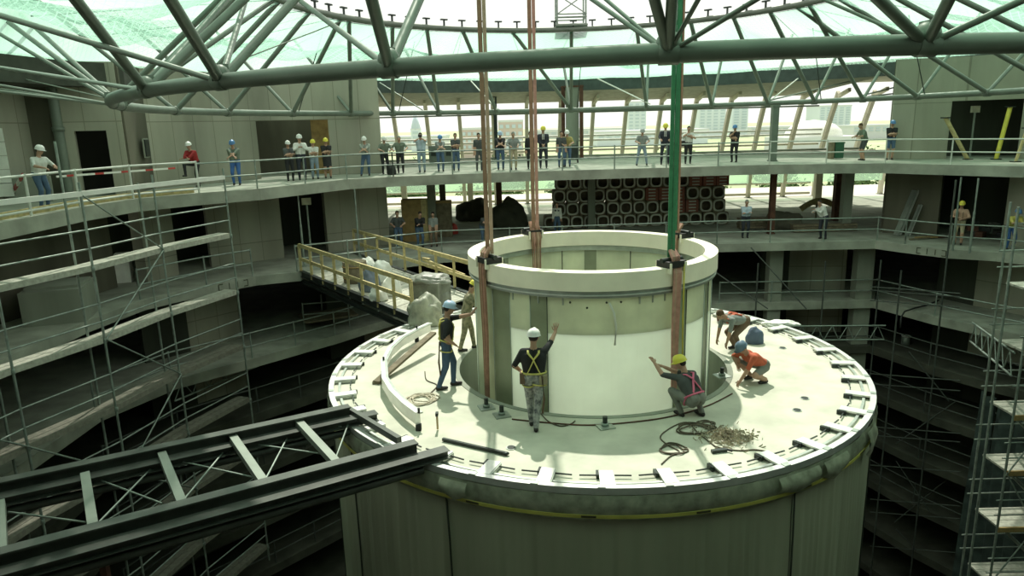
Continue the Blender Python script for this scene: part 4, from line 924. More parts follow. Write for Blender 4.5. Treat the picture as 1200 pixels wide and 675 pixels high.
# stencil marks on the slab edges: C I C boxes
def mark(c, d, n_out, label):
    t = thing('stencil_mark', c, label, 'mark')
    for k in range(4):
        q = c + d * (k - 1.5) * .32
        if k in (0, 3):
            for dz in (-.11, .11): bar('stroke', q + V(0, 0, dz) - d * .08, q + V(0, 0, dz) + d * .08, .012, .03, TAPEK, t)
            e = -.08 if k == 0 else .08; bar('stroke', q + d * e + V(0, 0, -.11), q + d * e + V(0, 0, .11), .012, .03, TAPEK, t)
        else: bar('stroke', q + V(0, 0, -.11), q + V(0, 0, .11), .012, .03, TAPEK, t)
a, b = V(-10.9, 24.6, -3.48), V(-9.7, 25.9, -3.48); d = (b - a).normalized(); mark(a.lerp(b, .5) + V(d.y, -d.x, 0) * .012, d, None, 'dark stencilled bracket mark on the left lower slab edge')
a, b = V(17.5, 27.5, -3.48), V(16.5, 28.9, -3.48); d = (b - a).normalized(); mark(a.lerp(b, .35) + V(-d.y, d.x, 0) * .012, d, None, 'dark stencilled bracket mark on the right lower slab edge')
t = thing('hose', V(17.5, 28.2, -6.1), 'dark hose looping over the slab edge below the right deck', 'hose')
pipe('hose_run', [at(x, y, z=-6.05) for x, y in [(1100, 352), (1085, 358), (1072, 361)]] + [at(1060, 365, z=-6.05), at(1056, 372, Y=27.9), at(1055, 384, Y=27.8)], .035, BLACK, t, n=6)
p = at(1061, 403, z=-8.3); t = thing('bucket', p, 'small pale bucket on the dark deck behind the right drum rim', 'bucket'); tube('bucket_body', p, p + V(0, 0, .38), .18, GALV, t, 12); tube('bucket_rim', p + V(0, 0, .36), p + V(0, 0, .4), .2, WHITEB, t, 12)
# table-like trestle on the left dark deck
p = at(395, 388, z=-6.15); t = thing('trestle_platform', p, 'low trestle platform on the dark deck below the footbridge', 'platform')
box('platform_top', p + V(-.6, 1.0, .45), (2.2, 1.6, .06), BROWNP, t, .5)
for dx, dy in ((-1.4, .2), (.4, .6), (-1.0, 1.6), (.2, 1.9)): tube('leg', p + V(dx, dy, 0), p + V(dx, dy, 1.2), .03, GALV, t, 6)
tube('rail', p + V(-1.4, .2, 1.15), p + V(.4, .6, 1.15), .03, GALV, t, 6); tube('rail', p + V(-1.4, .2, .7), p + V(.4, .6, .7), .03, GALV, t, 6)

# ------------------------------------------------------------------ outside: ground, trees, city
tag(prism('ground', [(-900, 46.5), (900, 46.5), (900, 2500), (-900, 2500)], -7.2, -7.0, GRASS), None, kind='structure')
tag(prism('ground', [(-900, -200), (-21.4, -200), (-21.4, 46.5), (-900, 46.5)], -7.2, -7.0, PAVE), None, kind='structure')
tag(prism('terrace', [(-30, 46.5), (40, 46.5), (40, 56), (-30, 56)], -3.6, -3.3, PAVE), None, kind='structure')
tag(prism('street', [(-300, 62), (400, 62), (400, 72), (-300, 72)], -7.0, -6.95, mat('street_grey', (.33, .35, .33), .9)), None, kind='structure')
def leafmesh(m, seed):
    rg = random.Random(seed); vs = []; fs = []
    for i in range(1500):
        d = V(rg.gauss(0, 1), rg.gauss(0, 1), rg.gauss(0, 1)).normalized(); r = .55 + .45 * rg.random()
        p = d * r * (1 + .35 * noise.noise(d * 2.2 + V(seed, 0, 0))); a = V(rg.uniform(-1, 1), rg.uniform(-1, 1), rg.uniform(-1, 1)).normalized() * .075; b = a.cross(d).normalized() * .055
        k = len(vs); vs += [p - a, p + b, p + a, p - b]; fs.append((k, k + 1, k + 2, k + 3))
    me = bpy.data.meshes.new('leaves'); me.from_pydata(vs, [], fs); me.update(); me.materials.append(m); return me
LM = [leafmesh(LEAF, 1), leafmesh(LEAF2, 2), leafmesh(LEAF, 3)]
k = 0
for row, (Y, z, step, s0) in enumerate([(60, -7, 5.4, 2.1), (80, -7, 8.5, 2.6)]):
    x = -26 if row == 0 else -40; cnt = 0
    while x < (34 if row == 0 else 60):
        s_ = s0 * random.uniform(.75, 1.2); yy = Y + random.uniform(-2, 2); p = V(x, yy, z); kk = k % 3
        t = thing('park_tree', p, '%s rounded park tree beyond the terrace, %s from the left in the %s row' % (['dark green', 'pale green', 'mid green'][kk], ORD[cnt], ['near', 'far'][row]), 'tree', 'park trees beyond the terrace'); cnt += 1
        link('foliage', LM[kk], t, Matrix.Translation(p + V(0, 0, s_ * 1.25)) @ Matrix.Rotation(random.uniform(0, 6), 4, 'Z') @ Matrix.Diagonal((s_ * 1.1, s_ * 1.1, s_ * .95, 1)))
        tube('trunk', p, p + V(0, 0, s_ * 1.1), .14, TRUNK, t, 8)
        x += step * random.uniform(.95, 1.45); k += 1
for x, y, w_ in ((-24, 20, 'second nearest'), (-26, 26, 'third nearest'), (-25, 14, 'nearest'), (-30, 32, 'farthest')):
    p = V(x, y, -7); t = thing('park_tree', p, 'leafy tree outside the left facade, %s of four' % w_, 'tree', 'trees outside the left facade'); link('foliage', LM[0], t, Matrix.Translation(p + V(0, 0, 3.6)) @ Matrix.Diagonal((2, 2, 1.8, 1))); tube('trunk', p, p + V(0, 0, 3), .16, TRUNK, t, 8)
def building(px0, px1, ytop, Y, m, label, floors=0, colsn=0, roof=None, name='far_building'):
    a, b = at(px0, 150, Y=Y), at(px1, 150, Y=Y); zt_ = at((px0 + px1) / 2, ytop, Y=Y).z; w = b.x - a.x; cx = (a.x + b.x) / 2
    t = thing(name, V(cx, Y, -7), label, 'building'); dp = min(w, 30)
    box('walls', V(cx, Y + dp / 2, (zt_ - 7) / 2), (w, dp, zt_ + 7), m, t)
    box('roof', V(cx, Y + dp / 2, zt_ + w * .01 + .2), (w * 1.02, dp * 1.02, .4 + w * .02), HAZER, t)
    for i in range(floors):
        for j in range(colsn):
            z = zt_ - (zt_ + 4) * (i + .6) / floors; x = a.x + w * (j + .5) / colsn
            box('window', V(x, Y - .1, z), (w / colsn * .6, .3, (zt_ + 4) / floors * .5), HAZEW, t)
    if roof: link('spire', umesh('cone', HAZEW, 8), t, Matrix.Translation(V(cx, Y + dp / 2, zt_ + roof / 2)) @ Matrix.Diagonal((w * .55, w * .55, roof, 1)))
    return t
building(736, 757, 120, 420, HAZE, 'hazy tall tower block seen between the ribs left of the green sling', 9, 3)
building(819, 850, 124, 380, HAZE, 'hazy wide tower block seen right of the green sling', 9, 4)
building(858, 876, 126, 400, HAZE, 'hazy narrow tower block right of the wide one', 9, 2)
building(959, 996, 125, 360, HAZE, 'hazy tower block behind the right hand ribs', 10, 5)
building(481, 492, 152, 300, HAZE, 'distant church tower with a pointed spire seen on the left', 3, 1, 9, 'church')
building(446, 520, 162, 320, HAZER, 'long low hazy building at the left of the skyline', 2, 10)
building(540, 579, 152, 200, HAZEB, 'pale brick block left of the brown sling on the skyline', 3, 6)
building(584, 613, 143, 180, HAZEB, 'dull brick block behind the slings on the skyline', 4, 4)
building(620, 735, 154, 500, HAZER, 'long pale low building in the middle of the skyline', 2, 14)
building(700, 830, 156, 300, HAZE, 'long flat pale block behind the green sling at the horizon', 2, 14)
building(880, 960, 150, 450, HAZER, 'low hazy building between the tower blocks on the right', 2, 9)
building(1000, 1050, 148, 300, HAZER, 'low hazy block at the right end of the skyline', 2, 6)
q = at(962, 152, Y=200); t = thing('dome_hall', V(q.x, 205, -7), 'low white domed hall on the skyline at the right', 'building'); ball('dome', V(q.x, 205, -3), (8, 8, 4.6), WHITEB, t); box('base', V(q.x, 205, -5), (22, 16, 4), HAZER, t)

# ------------------------------------------------------------------ people
SKIN = mat('skin', (.45, .28, .19), .6, var=.05)
def cm_(nm_, c, **k): return mat(nm_, c, .85, var=k.pop('var', .1), scale=k.pop('scale', 6), **k)
FAB = dict(white=cm_('white_cloth', (.66, .68, .62)), jeans=cm_('blue_denim', (.07, .12, .19)), ljeans=cm_('light_denim', (.22, .29, .34)), red=cm_('red_cloth', (.33, .03, .03)),
           black=cm_('black_cloth', (.022, .024, .024)), blue=cm_('blue_overall', (.05, .13, .34)), grey=cm_('grey_cloth', (.24, .27, .25)), dgrey=cm_('dark_grey_cloth', (.07, .08, .075)),
           suit=cm_('dark_suit', (.03, .035, .045)), lblue=cm_('light_blue_cloth', (.42, .52, .58)), ochre=cm_('ochre_cloth', (.36, .31, .11)), green=cm_('grey_green_cloth', (.16, .20, .15)),
           camo=mat('camouflage', (.42, .43, .40), .9, var=.2, scale=14, col2=(.07, .08, .09)), camo2=mat('olive_camouflage', (.34, .31, .20), .9, scale=14, col2=(.10, .11, .06)), brown=cm_('brown_cloth', (.16, .11, .07)), khaki=cm_('khaki_cloth', (.38, .34, .22)),
           orange=cm_('orange_red_cloth', (.52, .12, .06)), workgrey=cm_('work_grey', (.20, .21, .18)), yellow=cm_('yellow_cloth', (.55, .50, .12)), pattern=mat('patterned_cloth', (.50, .52, .46), .9, scale=9, col2=(.12, .15, .13)), skin=SKIN)
HATM = dict(white=mat('white_helmet', (.82, .83, .78), .3, var=.02), yellow=mat('yellow_helmet', (.72, .66, .08), .3, var=.03), blue=mat('blue_helmet', (.10, .24, .48), .3, var=.03), bluegrey=mat('blue_grey_helmet', (.13, .20, .27), .3, var=.03), paleblue=mat('pale_blue_helmet', (.42, .56, .72), .3, var=.03), grey=mat('grey_cap', (.42, .46, .44), .7))
HAIR = dict(dark=mat('dark_hair', (.03, .022, .015), .8, scale=30), grey=mat('grey_hair', (.25, .26, .22), .8, scale=30), brown=mat('brown_hair', (.10, .06, .03), .8, scale=30))
SHOE = mat('dark_shoe', (.03, .028, .025), .6)
EYE = mat('eye_dark', (.02, .02, .02), .3); LIP = mat('lips', (.32, .12, .09), .5)
def ik(a, c, l1, l2, pole):
    d = c - a; L = min(d.length, (l1 + l2) * .998); d.normalize(); c = a + d * L
    x = (l1 * l1 - l2 * l2 + L * L) / (2 * L); h = math.sqrt(max(0, l1 * l1 - x * x))
    p = pole - d * pole.dot(d); p.normalize(); return a + d * x + p * h, c
def cone_shell(bm, a, b, ra, rb, sx=1.):
    n = 10; d = b - a
    if d.length > 1e-4:
        M = aim(a, b); L = d.length
        r0 = [bm.verts.new(M @ V(ra * math.cos(2 * PI * k / n), ra * math.sin(2 * PI * k / n), -L / 2)) for k in range(n)]
        r1 = [bm.verts.new(M @ V(rb * math.cos(2 * PI * k / n), rb * math.sin(2 * PI * k / n), L / 2)) for k in range(n)]
        for k in range(n): bm.faces.new((r0[k], r0[(k + 1) % n], r1[(k + 1) % n], r1[k]))
        bm.faces.new(r0[::-1]); bm.faces.new(r1)
    for p, r in ((a, ra), (b, rb)): bmesh.ops.create_icosphere(bm, subdivisions=2, radius=r, matrix=Matrix.Translation(p))
def ellip(bm, c, s, q=None):
    bmesh.ops.create_icosphere(bm, subdivisions=3, radius=1, matrix=Matrix.Translation(c) @ (q.to_matrix().to_4x4() if q else Matrix.Identity(4)) @ Matrix.Diagonal((*s, 1)))
def person(loc, rz, label, shirt='white', legs='jeans', hat=None, hair='dark', sleeves='short', short=False, skirt=False, pose=None, group=None, h=1.76, harness=None, voxel=.024, tie=False, items=(), vest=None):
    """local frame: +y is where the person faces; metres for a 1.76 m adult, scaled by h"""
    P = dict(pel=(0, 0, .94), lean=0., side=0., twist=0., head=(0, .05), lh=(-.24, .08, .82), rh=(.24, .08, .82), lf=(-.11, 0, 0), rf=(.11, 0, 0), lk=(-.15, 1, 0), rk=(.15, 1, 0), le=(-1, -.6, -.3), re=(1, -.6, -.3), fdir=(0, 1))
    P.update(pose or {})
    pel = V(*P['pel']); up = V(math.sin(P['side']), math.sin(P['lean']), math.cos(P['lean'])).normalized()
    tw = Matrix.Rotation(P['twist'], 3, 'Z'); rt = tw @ V(1, 0, 0); rt = (rt - up * rt.dot(up)).normalized(); fw = up.cross(rt)
    J = {}
    belly = pel + up * .16; chest = pel + up * .36; neck = pel + up * .52
    shl, shr = pel + up * .455 - rt * .185, pel + up * .455 + rt * .185
    hl, hr = pel - V(1, 0, 0) * .095 + V(0, 0, -.03), pel + V(1, 0, 0) * .095 + V(0, 0, -.03)
    al, ar = V(*P['lf']) + V(0, -.03, .085), V(*P['rf']) + V(0, -.03, .085)
    kl, al = ik(hl, al, .425, .42, V(*P['lk'])); kr, ar = ik(hr, ar, .425, .42, V(*P['rk']))
    el, wl = ik(shl, V(*P['lh']), .285, .25, V(*P['le'])); er, wr = ik(shr, V(*P['rh']), .285, .25, V(*P['re']))
    hp, hy = P['head']          # yaw, pitch forward of the head
    hf = (Matrix.Rotation(hp, 3, 'Z') @ fw); hf = Vector((hf.x, hf.y, 0)).normalized() if hf.xy.length > .2 else V(0, 1, 0)
    hf = (hf * math.cos(hy) - V(0, 0, 1) * math.sin(hy)).normalized(); hr_ = hf.cross(V(0, 0, 1)).normalized(); hu = hr_.cross(hf)
    nk = neck + (up * .5 + V(0, 0, .5)) * .07; hc = nk + hu * .115 + hf * .025
    bm = bmesh.new(); B = []
    def bone(a, b, ra, rb, m): cone_shell(bm, a, b, ra, rb); B.append((a, b, m))
    MS = ['shirt', 'legs', 'skin', 'shoe']
    sh, lg, sk, so_ = 0, 1, 2, 3
    fore = sh if sleeves == 'long' else sk; upm = sk if sleeves == 'none' else sh
    for s_ in (-1, 1):
        bone(pel + rt * .075 * s_ + V(0, 0, .02), belly + rt * .075 * s_, .125, .12, lg)
        B[-1] = (pel + rt * .075 * s_ - V(0, 0, .04), pel + rt * .075 * s_, lg); B.append((belly, belly + up * .02, sh))
        bone(belly + rt * .08 * s_, chest + rt * .105 * s_, .12, .13, sh)
        bone(chest + rt * .105 * s_, neck + rt * .11 * s_ - up * .09, .13, .08, sh)
    bone(shl, shr, .066, .066, sh); bone(neck - up * .06, nk + hu * .03, .062, .055, sk); B[-1] = (neck + up * .02, nk + hu * .03, sk)
    for S_, E_, W_, m1, m2 in ((shl, el, wl, upm, fore), (shr, er, wr, upm, fore)):
        bone(S_, E_, .066, .050, m1); bone(E_, W_, .048, .032, m2)
    for H_, K_, A_ in ((hl, kl, al), (hr, kr, ar)):
        bone(H_, K_, .106, .072, lg); bone(K_, A_, .070, .050, sk if short else lg)
        if short: B[-2] = (H_, K_.lerp(H_, .12), lg)
    fd = V(P['fdir'][0], P['fdir'][1], 0).normalized()
    for A_ in (al, ar):
        z0 = A_ - V(0, 0, .045); bone(z0 - fd * .03, z0 + fd * .15, .044, .036, so_)
    if skirt: bone(pel, (kl + kr) / 2, .15, .19, lg)
    # head: skull, jaw, nose, ears
    q = Matrix((hr_, hf, hu)).transposed().to_quaternion()
    ellip(bm, hc, (.078, .097, .115), q); ellip(bm, hc + hf * .022 - hu * .065, (.052, .065, .055), q); ellip(bm, hc + hf * .10 - hu * .015, (.014, .022, .026), q)
    for s_ in (-1, 1): ellip(bm, hc + hr_ * .08 * s_ - hu * .01, (.014, .022, .034), q)
    B.append((hc - hu * .07, hc + hu * .06, sk))
    # palms
    hands = []
    for E_, W_ , s_ in ((el, wl, -1), (er, wr, 1)):
        hd = (W_ - E_).normalized()
        k_ = 'lhd' if s_ < 0 else 'rhd'
        if k_ in P: hd = V(*P[k_]).normalized()
        si = hd.cross(V(0, 0, 1) if abs(hd.z) < .8 else V(0, 1, 0)).normalized()
        pn = si.cross(hd)
        for o in (-.018, .018): bone(W_, W_ + hd * .075 + si * o, .026, .021, sk)
        hands.append((W_, hd, si, pn, s_))
    me0 = bpy.data.meshes.new('tmp'); bm.to_mesh(me0); bm.free()
    tmp = bpy.data.objects.new('tmp', me0); COL.objects.link(tmp)
    md = tmp.modifiers.new('r', 'REMESH'); md.mode = 'VOXEL'; md.voxel_size = voxel; md.use_smooth_shade = True
    sm_ = tmp.modifiers.new('s', 'SMOOTH'); sm_.iterations = 2 if voxel > .018 else 3; sm_.factor = .4
    bpy.context.view_layer.update()
    me = bpy.data.meshes.new_from_object(tmp.evaluated_get(bpy.context.evaluated_depsgraph_get()))
    bpy.data.objects.remove(tmp); bpy.data.meshes.remove(me0)
    for m in (FAB[shirt], FAB[legs], SKIN, SHOE): me.materials.append(m)
    def dseg(p, a, b):
        d = b - a; t_ = max(0, min(1, (p - a).dot(d) / max(1e-9, d.length_squared))); return (p - a - d * t_).length
    for p in me.polygons:
        c = p.center; p.material_index = min(B, key=lambda b_: dseg(c, b_[0], b_[1]))[2]; p.use_smooth = True
    # fingers: short tapering chains rooted in the palm
    bm = bmesh.new(); bm.from_mesh(me)
    def chain(pts, r0, r1):
        rings = []; n = 5
        for i, p in enumerate(pts):
            a = pts[max(0, i - 1)]; b = pts[min(len(pts) - 1, i + 1)]; M = aim(a, b); M.translation = p; r = r0 + (r1 - r0) * i / (len(pts) - 1)
            rings.append([bm.verts.new(M @ V(r * math.cos(2 * PI * k / n), r * math.sin(2 * PI * k / n), 0)) for k in range(n)])
        fs_ = []
        for i in range(len(pts) - 1):
            for k in range(n): fs_.append(bm.faces.new((rings[i][k], rings[i][(k + 1) % n], rings[i + 1][(k + 1) % n], rings[i + 1][k])))
        fs_.append(bm.faces.new(rings[-1])); fs_.append(bm.faces.new(rings[0][::-1]))
        for f_ in fs_: f_.material_index = 2; f_.smooth = True
    curl = P.get('curl', .5)
    for (W_, hd, si, pn, s_) in hands:
        pd = -pn if pn.z > 0 else pn
        for i, L in enumerate((.070, .080, .076, .060)):
            o = (i - 1.5) * .019; b = W_ + hd * .075 + si * o
            spread = si * (o * (1.2 if curl < .2 else .3)); d1 = (hd + spread * 8 + pd * curl * .4).normalized(); d2 = (hd + spread * 8 + pd * curl * 1.4).normalized(); d3 = (hd + pd * curl * 2.6).normalized()
            chain([b, b + d1 * (L * .45 + .015), b + d1 * (L * .45 + .015) + d2 * L * .33, b + d1 * (L * .45 + .015) + d2 * L * .33 + d3 * L * .27], .0095, .0065)
        ts = si * (-1 if (si.x * s_ > 0) else 1); b = W_ + hd * .03 + ts * .02
        d1 = (hd * .6 + ts).normalized(); d2 = (hd + ts * .4 + pd * curl).normalized(); chain([b, b + d1 * .035, b + d1 * .035 + d2 * .03, b + d1 * .035 + d2 * .052], .011, .0075)
    bm.to_mesh(me); bm.free(); me.name = 'person_body'
    k_ = h / 1.76
    root = thing('person', loc, label, 'person', group, rz=rz); T = root.matrix_basis @ Matrix.Scale(k_, 4)
    link('body', me, root, T)
    def pl(nm_, kind, mm, c, s, qq=None): return link(nm_, umesh(kind, mm), root, T @ Matrix.Translation(c) @ (qq or q).to_matrix().to_4x4() @ Matrix.Diagonal((*s, 1)))
    for s_ in (-1, 1): pl('eye', 'sph', EYE, hc + hf * .083 + hr_ * .032 * s_ + hu * .012, (.010, .010, .008))
    pl('mouth', 'sph', LIP, hc + hf * .082 - hu * .066, (.024, .010, .006))
    R_ = T
    if hat and hat != 'cap':
        prof = [(0.002, .118), (.05, .113), (.085, .092), (.105, .058), (.112, .02), (.114, .0), (.122, -.004)]; vs = []; fs = []; n = 20
        for r, z in prof:
            for k in range(n):
                a = 2 * PI * k / n; bx = 1.0; by = 1.16
                x, y = r * math.cos(a) * bx, r * math.sin(a) * by
                if z < 0 and math.sin(a) > .2: y += .055 * (math.sin(a) - .2); 
                if abs(x) < .022 and z > .05: z2 = z + .012
                else: z2 = z - (0.012 if z < 0 and math.sin(a) > .2 else 0)
                vs.append((x, y, z2))
        for i in range(len(prof) - 1):
            for k in range(n): fs.append((i * n + k, i * n + (k + 1) % n, (i + 1) * n + (k + 1) % n, (i + 1) * n + k))
        fs.append(tuple(range(n))); fs.append(tuple(range((len(prof) - 1) * n, len(prof) * n)))
        Mh = T @ Matrix.Translation(hc + hu * .035) @ q.to_matrix().to_4x4()
        mesh('hard_hat', vs, fs, HATM[hat], root, True, Mh)
        if hair: pl('hair', 'sph', HAIR[hair], hc - hf * .022 + hu * .005, (.084, .086, .085))
    elif hair:
        pl('hair', 'sph', HAIR[hair], hc - hf * .018 + hu * .03, (.086, .100, .100))
        if hat == 'cap': pl('cap', 'sph', HATM['bluegrey'], hc + hu * .05, (.088, .106, .075)); pl('cap_peak', 'sph', HATM['bluegrey'], hc + hu * .045 + hf * .10, (.06, .06, .008))
    loc_ = lambda v_: T @ v_
    if harness:
        hm = harness
        def strap(nm_, pts, w=.035): pipe(nm_, [loc_(p_) for p_ in pts], 0, hm, wb_, flat=(w * k_, w * k_ * .5))
        b_ = -fw
        wb_ = pipe('waist_belt', [loc_(pel + up * .09 + rt * .21 * math.cos(a) + fw * .138 * math.sin(a)) for a in [2 * PI * k / 18 for k in range(18)]], .018, hm, root, closed=True, n=6)
        for s_ in (-1, 1):
            strap('back_strap', [shl.lerp(shr, .5) + rt * .10 * s_ + up * .055 + fw * .02, shl.lerp(shr, .5) + rt * .09 * s_ + b_ * .12 + up * .0, chest + b_ * .14 + rt * .01 * s_, belly - rt * .08 * s_ + b_ * .13, pel - rt * .13 * s_ + b_ * .09 + up * .05])
            strap('front_strap', [shl.lerp(shr, .5) + rt * .10 * s_ + up * .055 + fw * .02, chest + fw * .14 + rt * .07 * s_, belly + fw * .13 + rt * .07 * s_, pel + fw * .11 + rt * .10 * s_ + up * .05])
            H_, K_ = (hl, kl) if s_ < 0 else (hr, kr); d_ = (K_ - H_).normalized(); c_ = H_ + d_ * .10; x_ = d_.cross(V(0, 1, .01)).normalized(); y_ = d_.cross(x_)
            pipe('leg_loop', [loc_(c_ + x_ * .115 * math.cos(a) + y_ * .115 * math.sin(a)) for a in [2 * PI * k / 14 for k in range(14)]], .014, hm, wb_, closed=True, n=6)
    if vest:
        for s_ in (-1, 1): pipe('vest_strap', [loc_(p_) for p_ in (chest + fw * .135 + rt * .08 * s_, shl.lerp(shr, .5) + rt * .10 * s_ + up * .06, chest - fw * .135 + rt * .08 * s_, belly - fw * .13 + rt * .08 * s_)], 0, vest, root, flat=(.09, .03))
    if tie:
        pipe('shirt_front', [loc_(neck + fw * .06), loc_(chest + up * .05 + fw * .12), loc_(chest - up * .08 + fw * .13)], 0, FAB['white'], root, flat=(.10, .03)); pipe('tie', [loc_(neck + fw * .07), loc_(chest + up * .03 + fw * .14), loc_(chest - up * .09 + fw * .148)], 0, FAB['black'], root, flat=(.035, .02))
    for it in items:
        if it == 'camera': c_ = hc + hf * .15; pl('camera_body', 'box', BLACK, c_, (.16, .10, .11)); pl('camera_lens', 'cyl', BLACK, c_ + hf * .09, (.04, .04, .10), (Matrix((hr_, hu, hf)).transposed().to_quaternion()))
        if it == 'bag':
            c_ = pel + rt * .26 + V(0, 0, .02); link('shoulder_bag', umesh('box', BLACK), root, T @ Matrix.Translation(c_) @ Matrix.Diagonal((.16, .30, .26, 1))); pipe('bag_strap', [loc_(c_ + V(0, 0, .13)), loc_(shr + rt * .03 + up * .06), loc_(shr + up * .07 - rt * .06)], .014, BLACK, root, n=6)
        if it == 'paper': link('paper', umesh('box', WHITEB), root, T @ Matrix.Translation((wl + wr) / 2 + fw * .08 + V(0, 0, .03)) @ Matrix.Rotation(.6, 4, 'X') @ Matrix.Diagonal((.3, .2, .01, 1)))
        if it == 'pouch': link('tool_pouch', umesh('box', FAB['brown']), root, T @ Matrix.Translation(pel - rt * .2 + V(0, 0, .0)) @ Matrix.Diagonal((.09, .16, .2, 1))); link('tool_pouch', umesh('box', FAB['khaki']), root, T @ Matrix.Translation(pel + rt * .16 - fw * .08 + V(0, 0, -.02)) @ Matrix.Diagonal((.14, .08, .16, 1)))
        if it == 'lanyard': pipe('lanyard', [loc_(pel - fw * .13 + rt * .14 + up * .06), loc_(pel - fw * .16 + rt * .17 - V(0, 0, .35)), loc_(pel - fw * .14 + rt * .14 - V(0, 0, .62))], .02, FAB['brown'], root, n=6)
    return root
# poses
RAIL = dict(lean=.22, pel=(0, -.06, .93), lh=(-.20, .38, 1.10), rh=(.20, .38, 1.10), head=(0, .35), le=(-1, -.4, -.6), re=(1, -.4, -.6), curl=.9)
RAILX = dict(lean=.30, pel=(0, -.10, .92), lh=(.10, .40, 1.12), rh=(-.08, .42, 1.12), head=(0, .3), le=(-1, .3, -.6), re=(1, .3, -.6), curl=.6)
STAND = dict(lean=.03, lh=(-.25, .04, .80), rh=(.25, .04, .80), head=(0, .15))
FOLD = dict(lean=.02, lh=(.08, .22, 1.16), rh=(-.08, .26, 1.20), head=(0, .2), le=(-1, 0, -.8), re=(1, 0, -.8), curl=.6)
PHOTO = dict(lean=.02, lh=(-.07, .20, 1.50), rh=(.07, .20, 1.50), head=(0, .1), le=(-1, 0, -.6), re=(1, 0, -.6), curl=1.)
HIPS = dict(lean=.02, lh=(-.17, .05, .98), rh=(.17, .05, .98), head=(0, .2), le=(-1, -.5, 0), re=(1, -.5, 0), lhd=(.6, .5, -.4), rhd=(-.6, .5, -.4), lf=(-.2, 0, 0), rf=(.2, .03, 0))
POCK = dict(lean=.0, lh=(-.20, .10, .86), rh=(.20, .10, .86), head=(.1, .2), lf=(-.13, .02, 0), rf=(.13, .05, 0), curl=.8)
def pz(base, **k): d = dict(base); d.update(k); return d
def ped(px, py, z, turn, label, **k):
    p = at(px, py, z=z); face = math.atan2(-p.y + 4, -p.x + 1) - PI / 2 + turn
    return person(p, face, label, **k)
U_ = lambda *a, **k: ped(a[0], a[1], 0, a[2], a[3], **k)
p = at(54, 243, z=0); person(p, -PI / 2 - .25, 'heavy man in white helmet, white shirt and jeans leaning on the upper left rail', shirt='white', legs='jeans', hat='white', hair='dark', pose=pz(RAIL, twist=-.15, head=(.35, .25), lh=(-.16, .42, 1.14), rh=(.24, .42, 1.14)), h=1.8, voxel=.02)
U_(230, 219, -.75, 'man in red jacket and white helmet with one foot up on the rail', shirt='red', legs='black', hat='white', sleeves='long', pose=pz(RAILX, rf=(.10, .42, .42), lean=.4, head=(.2, .15)))
U_(278, 217, -.25, 'worker in blue dungarees and blue helmet leaning with crossed arms at the upper left', shirt='green', legs='blue', hat='blue', pose=pz(RAILX, lean=.25), vest=FAB['blue'])
U_(341, 212, .1, 'short person in white helmet and dark clothes beside the tall white shirt', shirt='dgrey', legs='black', hat='white', pose=pz(FOLD), h=1.62)
U_(355, 211, 0, 'tall man in white shirt, dark trousers and white helmet holding hands to his chest', shirt='white', legs='suit', hat='white', sleeves='long', pose=pz(FOLD, lh=(-.06, .24, 1.28), rh=(.06, .24, 1.28)), h=1.86)
U_(370, 210, 0, 'person in yellow helmet, pale shirt and light jeans, left of the one in black', shirt='white', legs='ljeans', hat='yellow', pose=FOLD, h=1.64)
U_(385, 209, 0, 'woman in yellow helmet and long black dress with crossed arms by the left wall', shirt='black', legs='black', hat='yellow', skirt=True, short=True, pose=FOLD, h=1.68)
U_(430, 206, -.2, 'man in white helmet and pale patterned vest leaning on the rail by the wall end', shirt='pattern', legs='jeans', hat='white', pose=pz(RAILX, rf=(.22, .15, 0)), h=1.74)
U_(452, 204, .2, 'person in white helmet and dark trousers beside the black backpack', shirt='green', legs='black', hat='white', pose=pz(RAIL), h=1.7)
p = at(455, 205, z=0); lump('backpack', p + V(.15, .1, 0), (.2, .16, .36), BLACK, 'black backpack on the upper deck between two visitors near the left', 'bag', 51, amp=.12)
U_(470, 203, -.1, 'man in grey green shirt and black trousers leaning, fair hair, no helmet', shirt='green', legs='black', hair='grey', pose=pz(RAIL, lh=(-.30, .36, 1.1), rh=(.30, .36, 1.1)), h=1.72)
U_(495, 202, -.15, 'photographer in pale blue shirt and light jeans with a camera at the eye', shirt='lblue', legs='ljeans', hair='dark', pose=PHOTO, items=('camera',), h=1.8)
U_(517, 201, .1, 'man in blue cap, blue grey shirt and jeans leaning on the far rail', shirt='grey', legs='jeans', hat='blue', pose=pz(RAILX), h=1.7)
U_(535, 200, 0, 'dark haired visitor in dark T-shirt with crossed arms, left of the slings', shirt='dgrey', legs='jeans', hair='brown', pose=pz(FOLD), h=1.74)
U_(562, 200, .1, 'visitor in dark clothes half hidden behind the front left sling', shirt='dgrey', legs='dgrey', hair='dark', pose=STAND, h=1.72)
U_(587, 199, 0, 'man in pale helmet, black shirt and jeans between the two brown slings', shirt='black', legs='jeans', hat='paleblue', pose=pz(RAILX), h=1.8)
U_(602, 199, .1, 'visitor in grey jacket and beige trousers between the two brown slings', shirt='grey', legs='khaki', hair='grey', sleeves='long', pose=pz(RAIL), h=1.76)
U_(622, 198, .05, 'visitor in black hidden behind the second brown sling', shirt='black', legs='black', hair='dark', sleeves='long', pose=STAND, h=1.72)
U_(637, 197, 0, 'man in dark suit and tie with yellow helmet, left of the brown steel column', shirt='suit', legs='suit', hat='yellow', sleeves='long', tie=True, pose=pz(POCK, lh=(-.05, .22, 1.02), rh=(.05, .22, 1.02)), h=1.92)
U_(658, 196, .15, 'person in dark clothes standing half behind the one in the ochre shirt', shirt='dgrey', legs='jeans', hair='dark', pose=STAND, h=1.70)
U_(665, 195.5, -.1, 'visitor in ochre shirt and white helmet in front of the upper concrete column', shirt='ochre', legs='jeans', hat='white', pose=pz(RAIL), h=1.74)
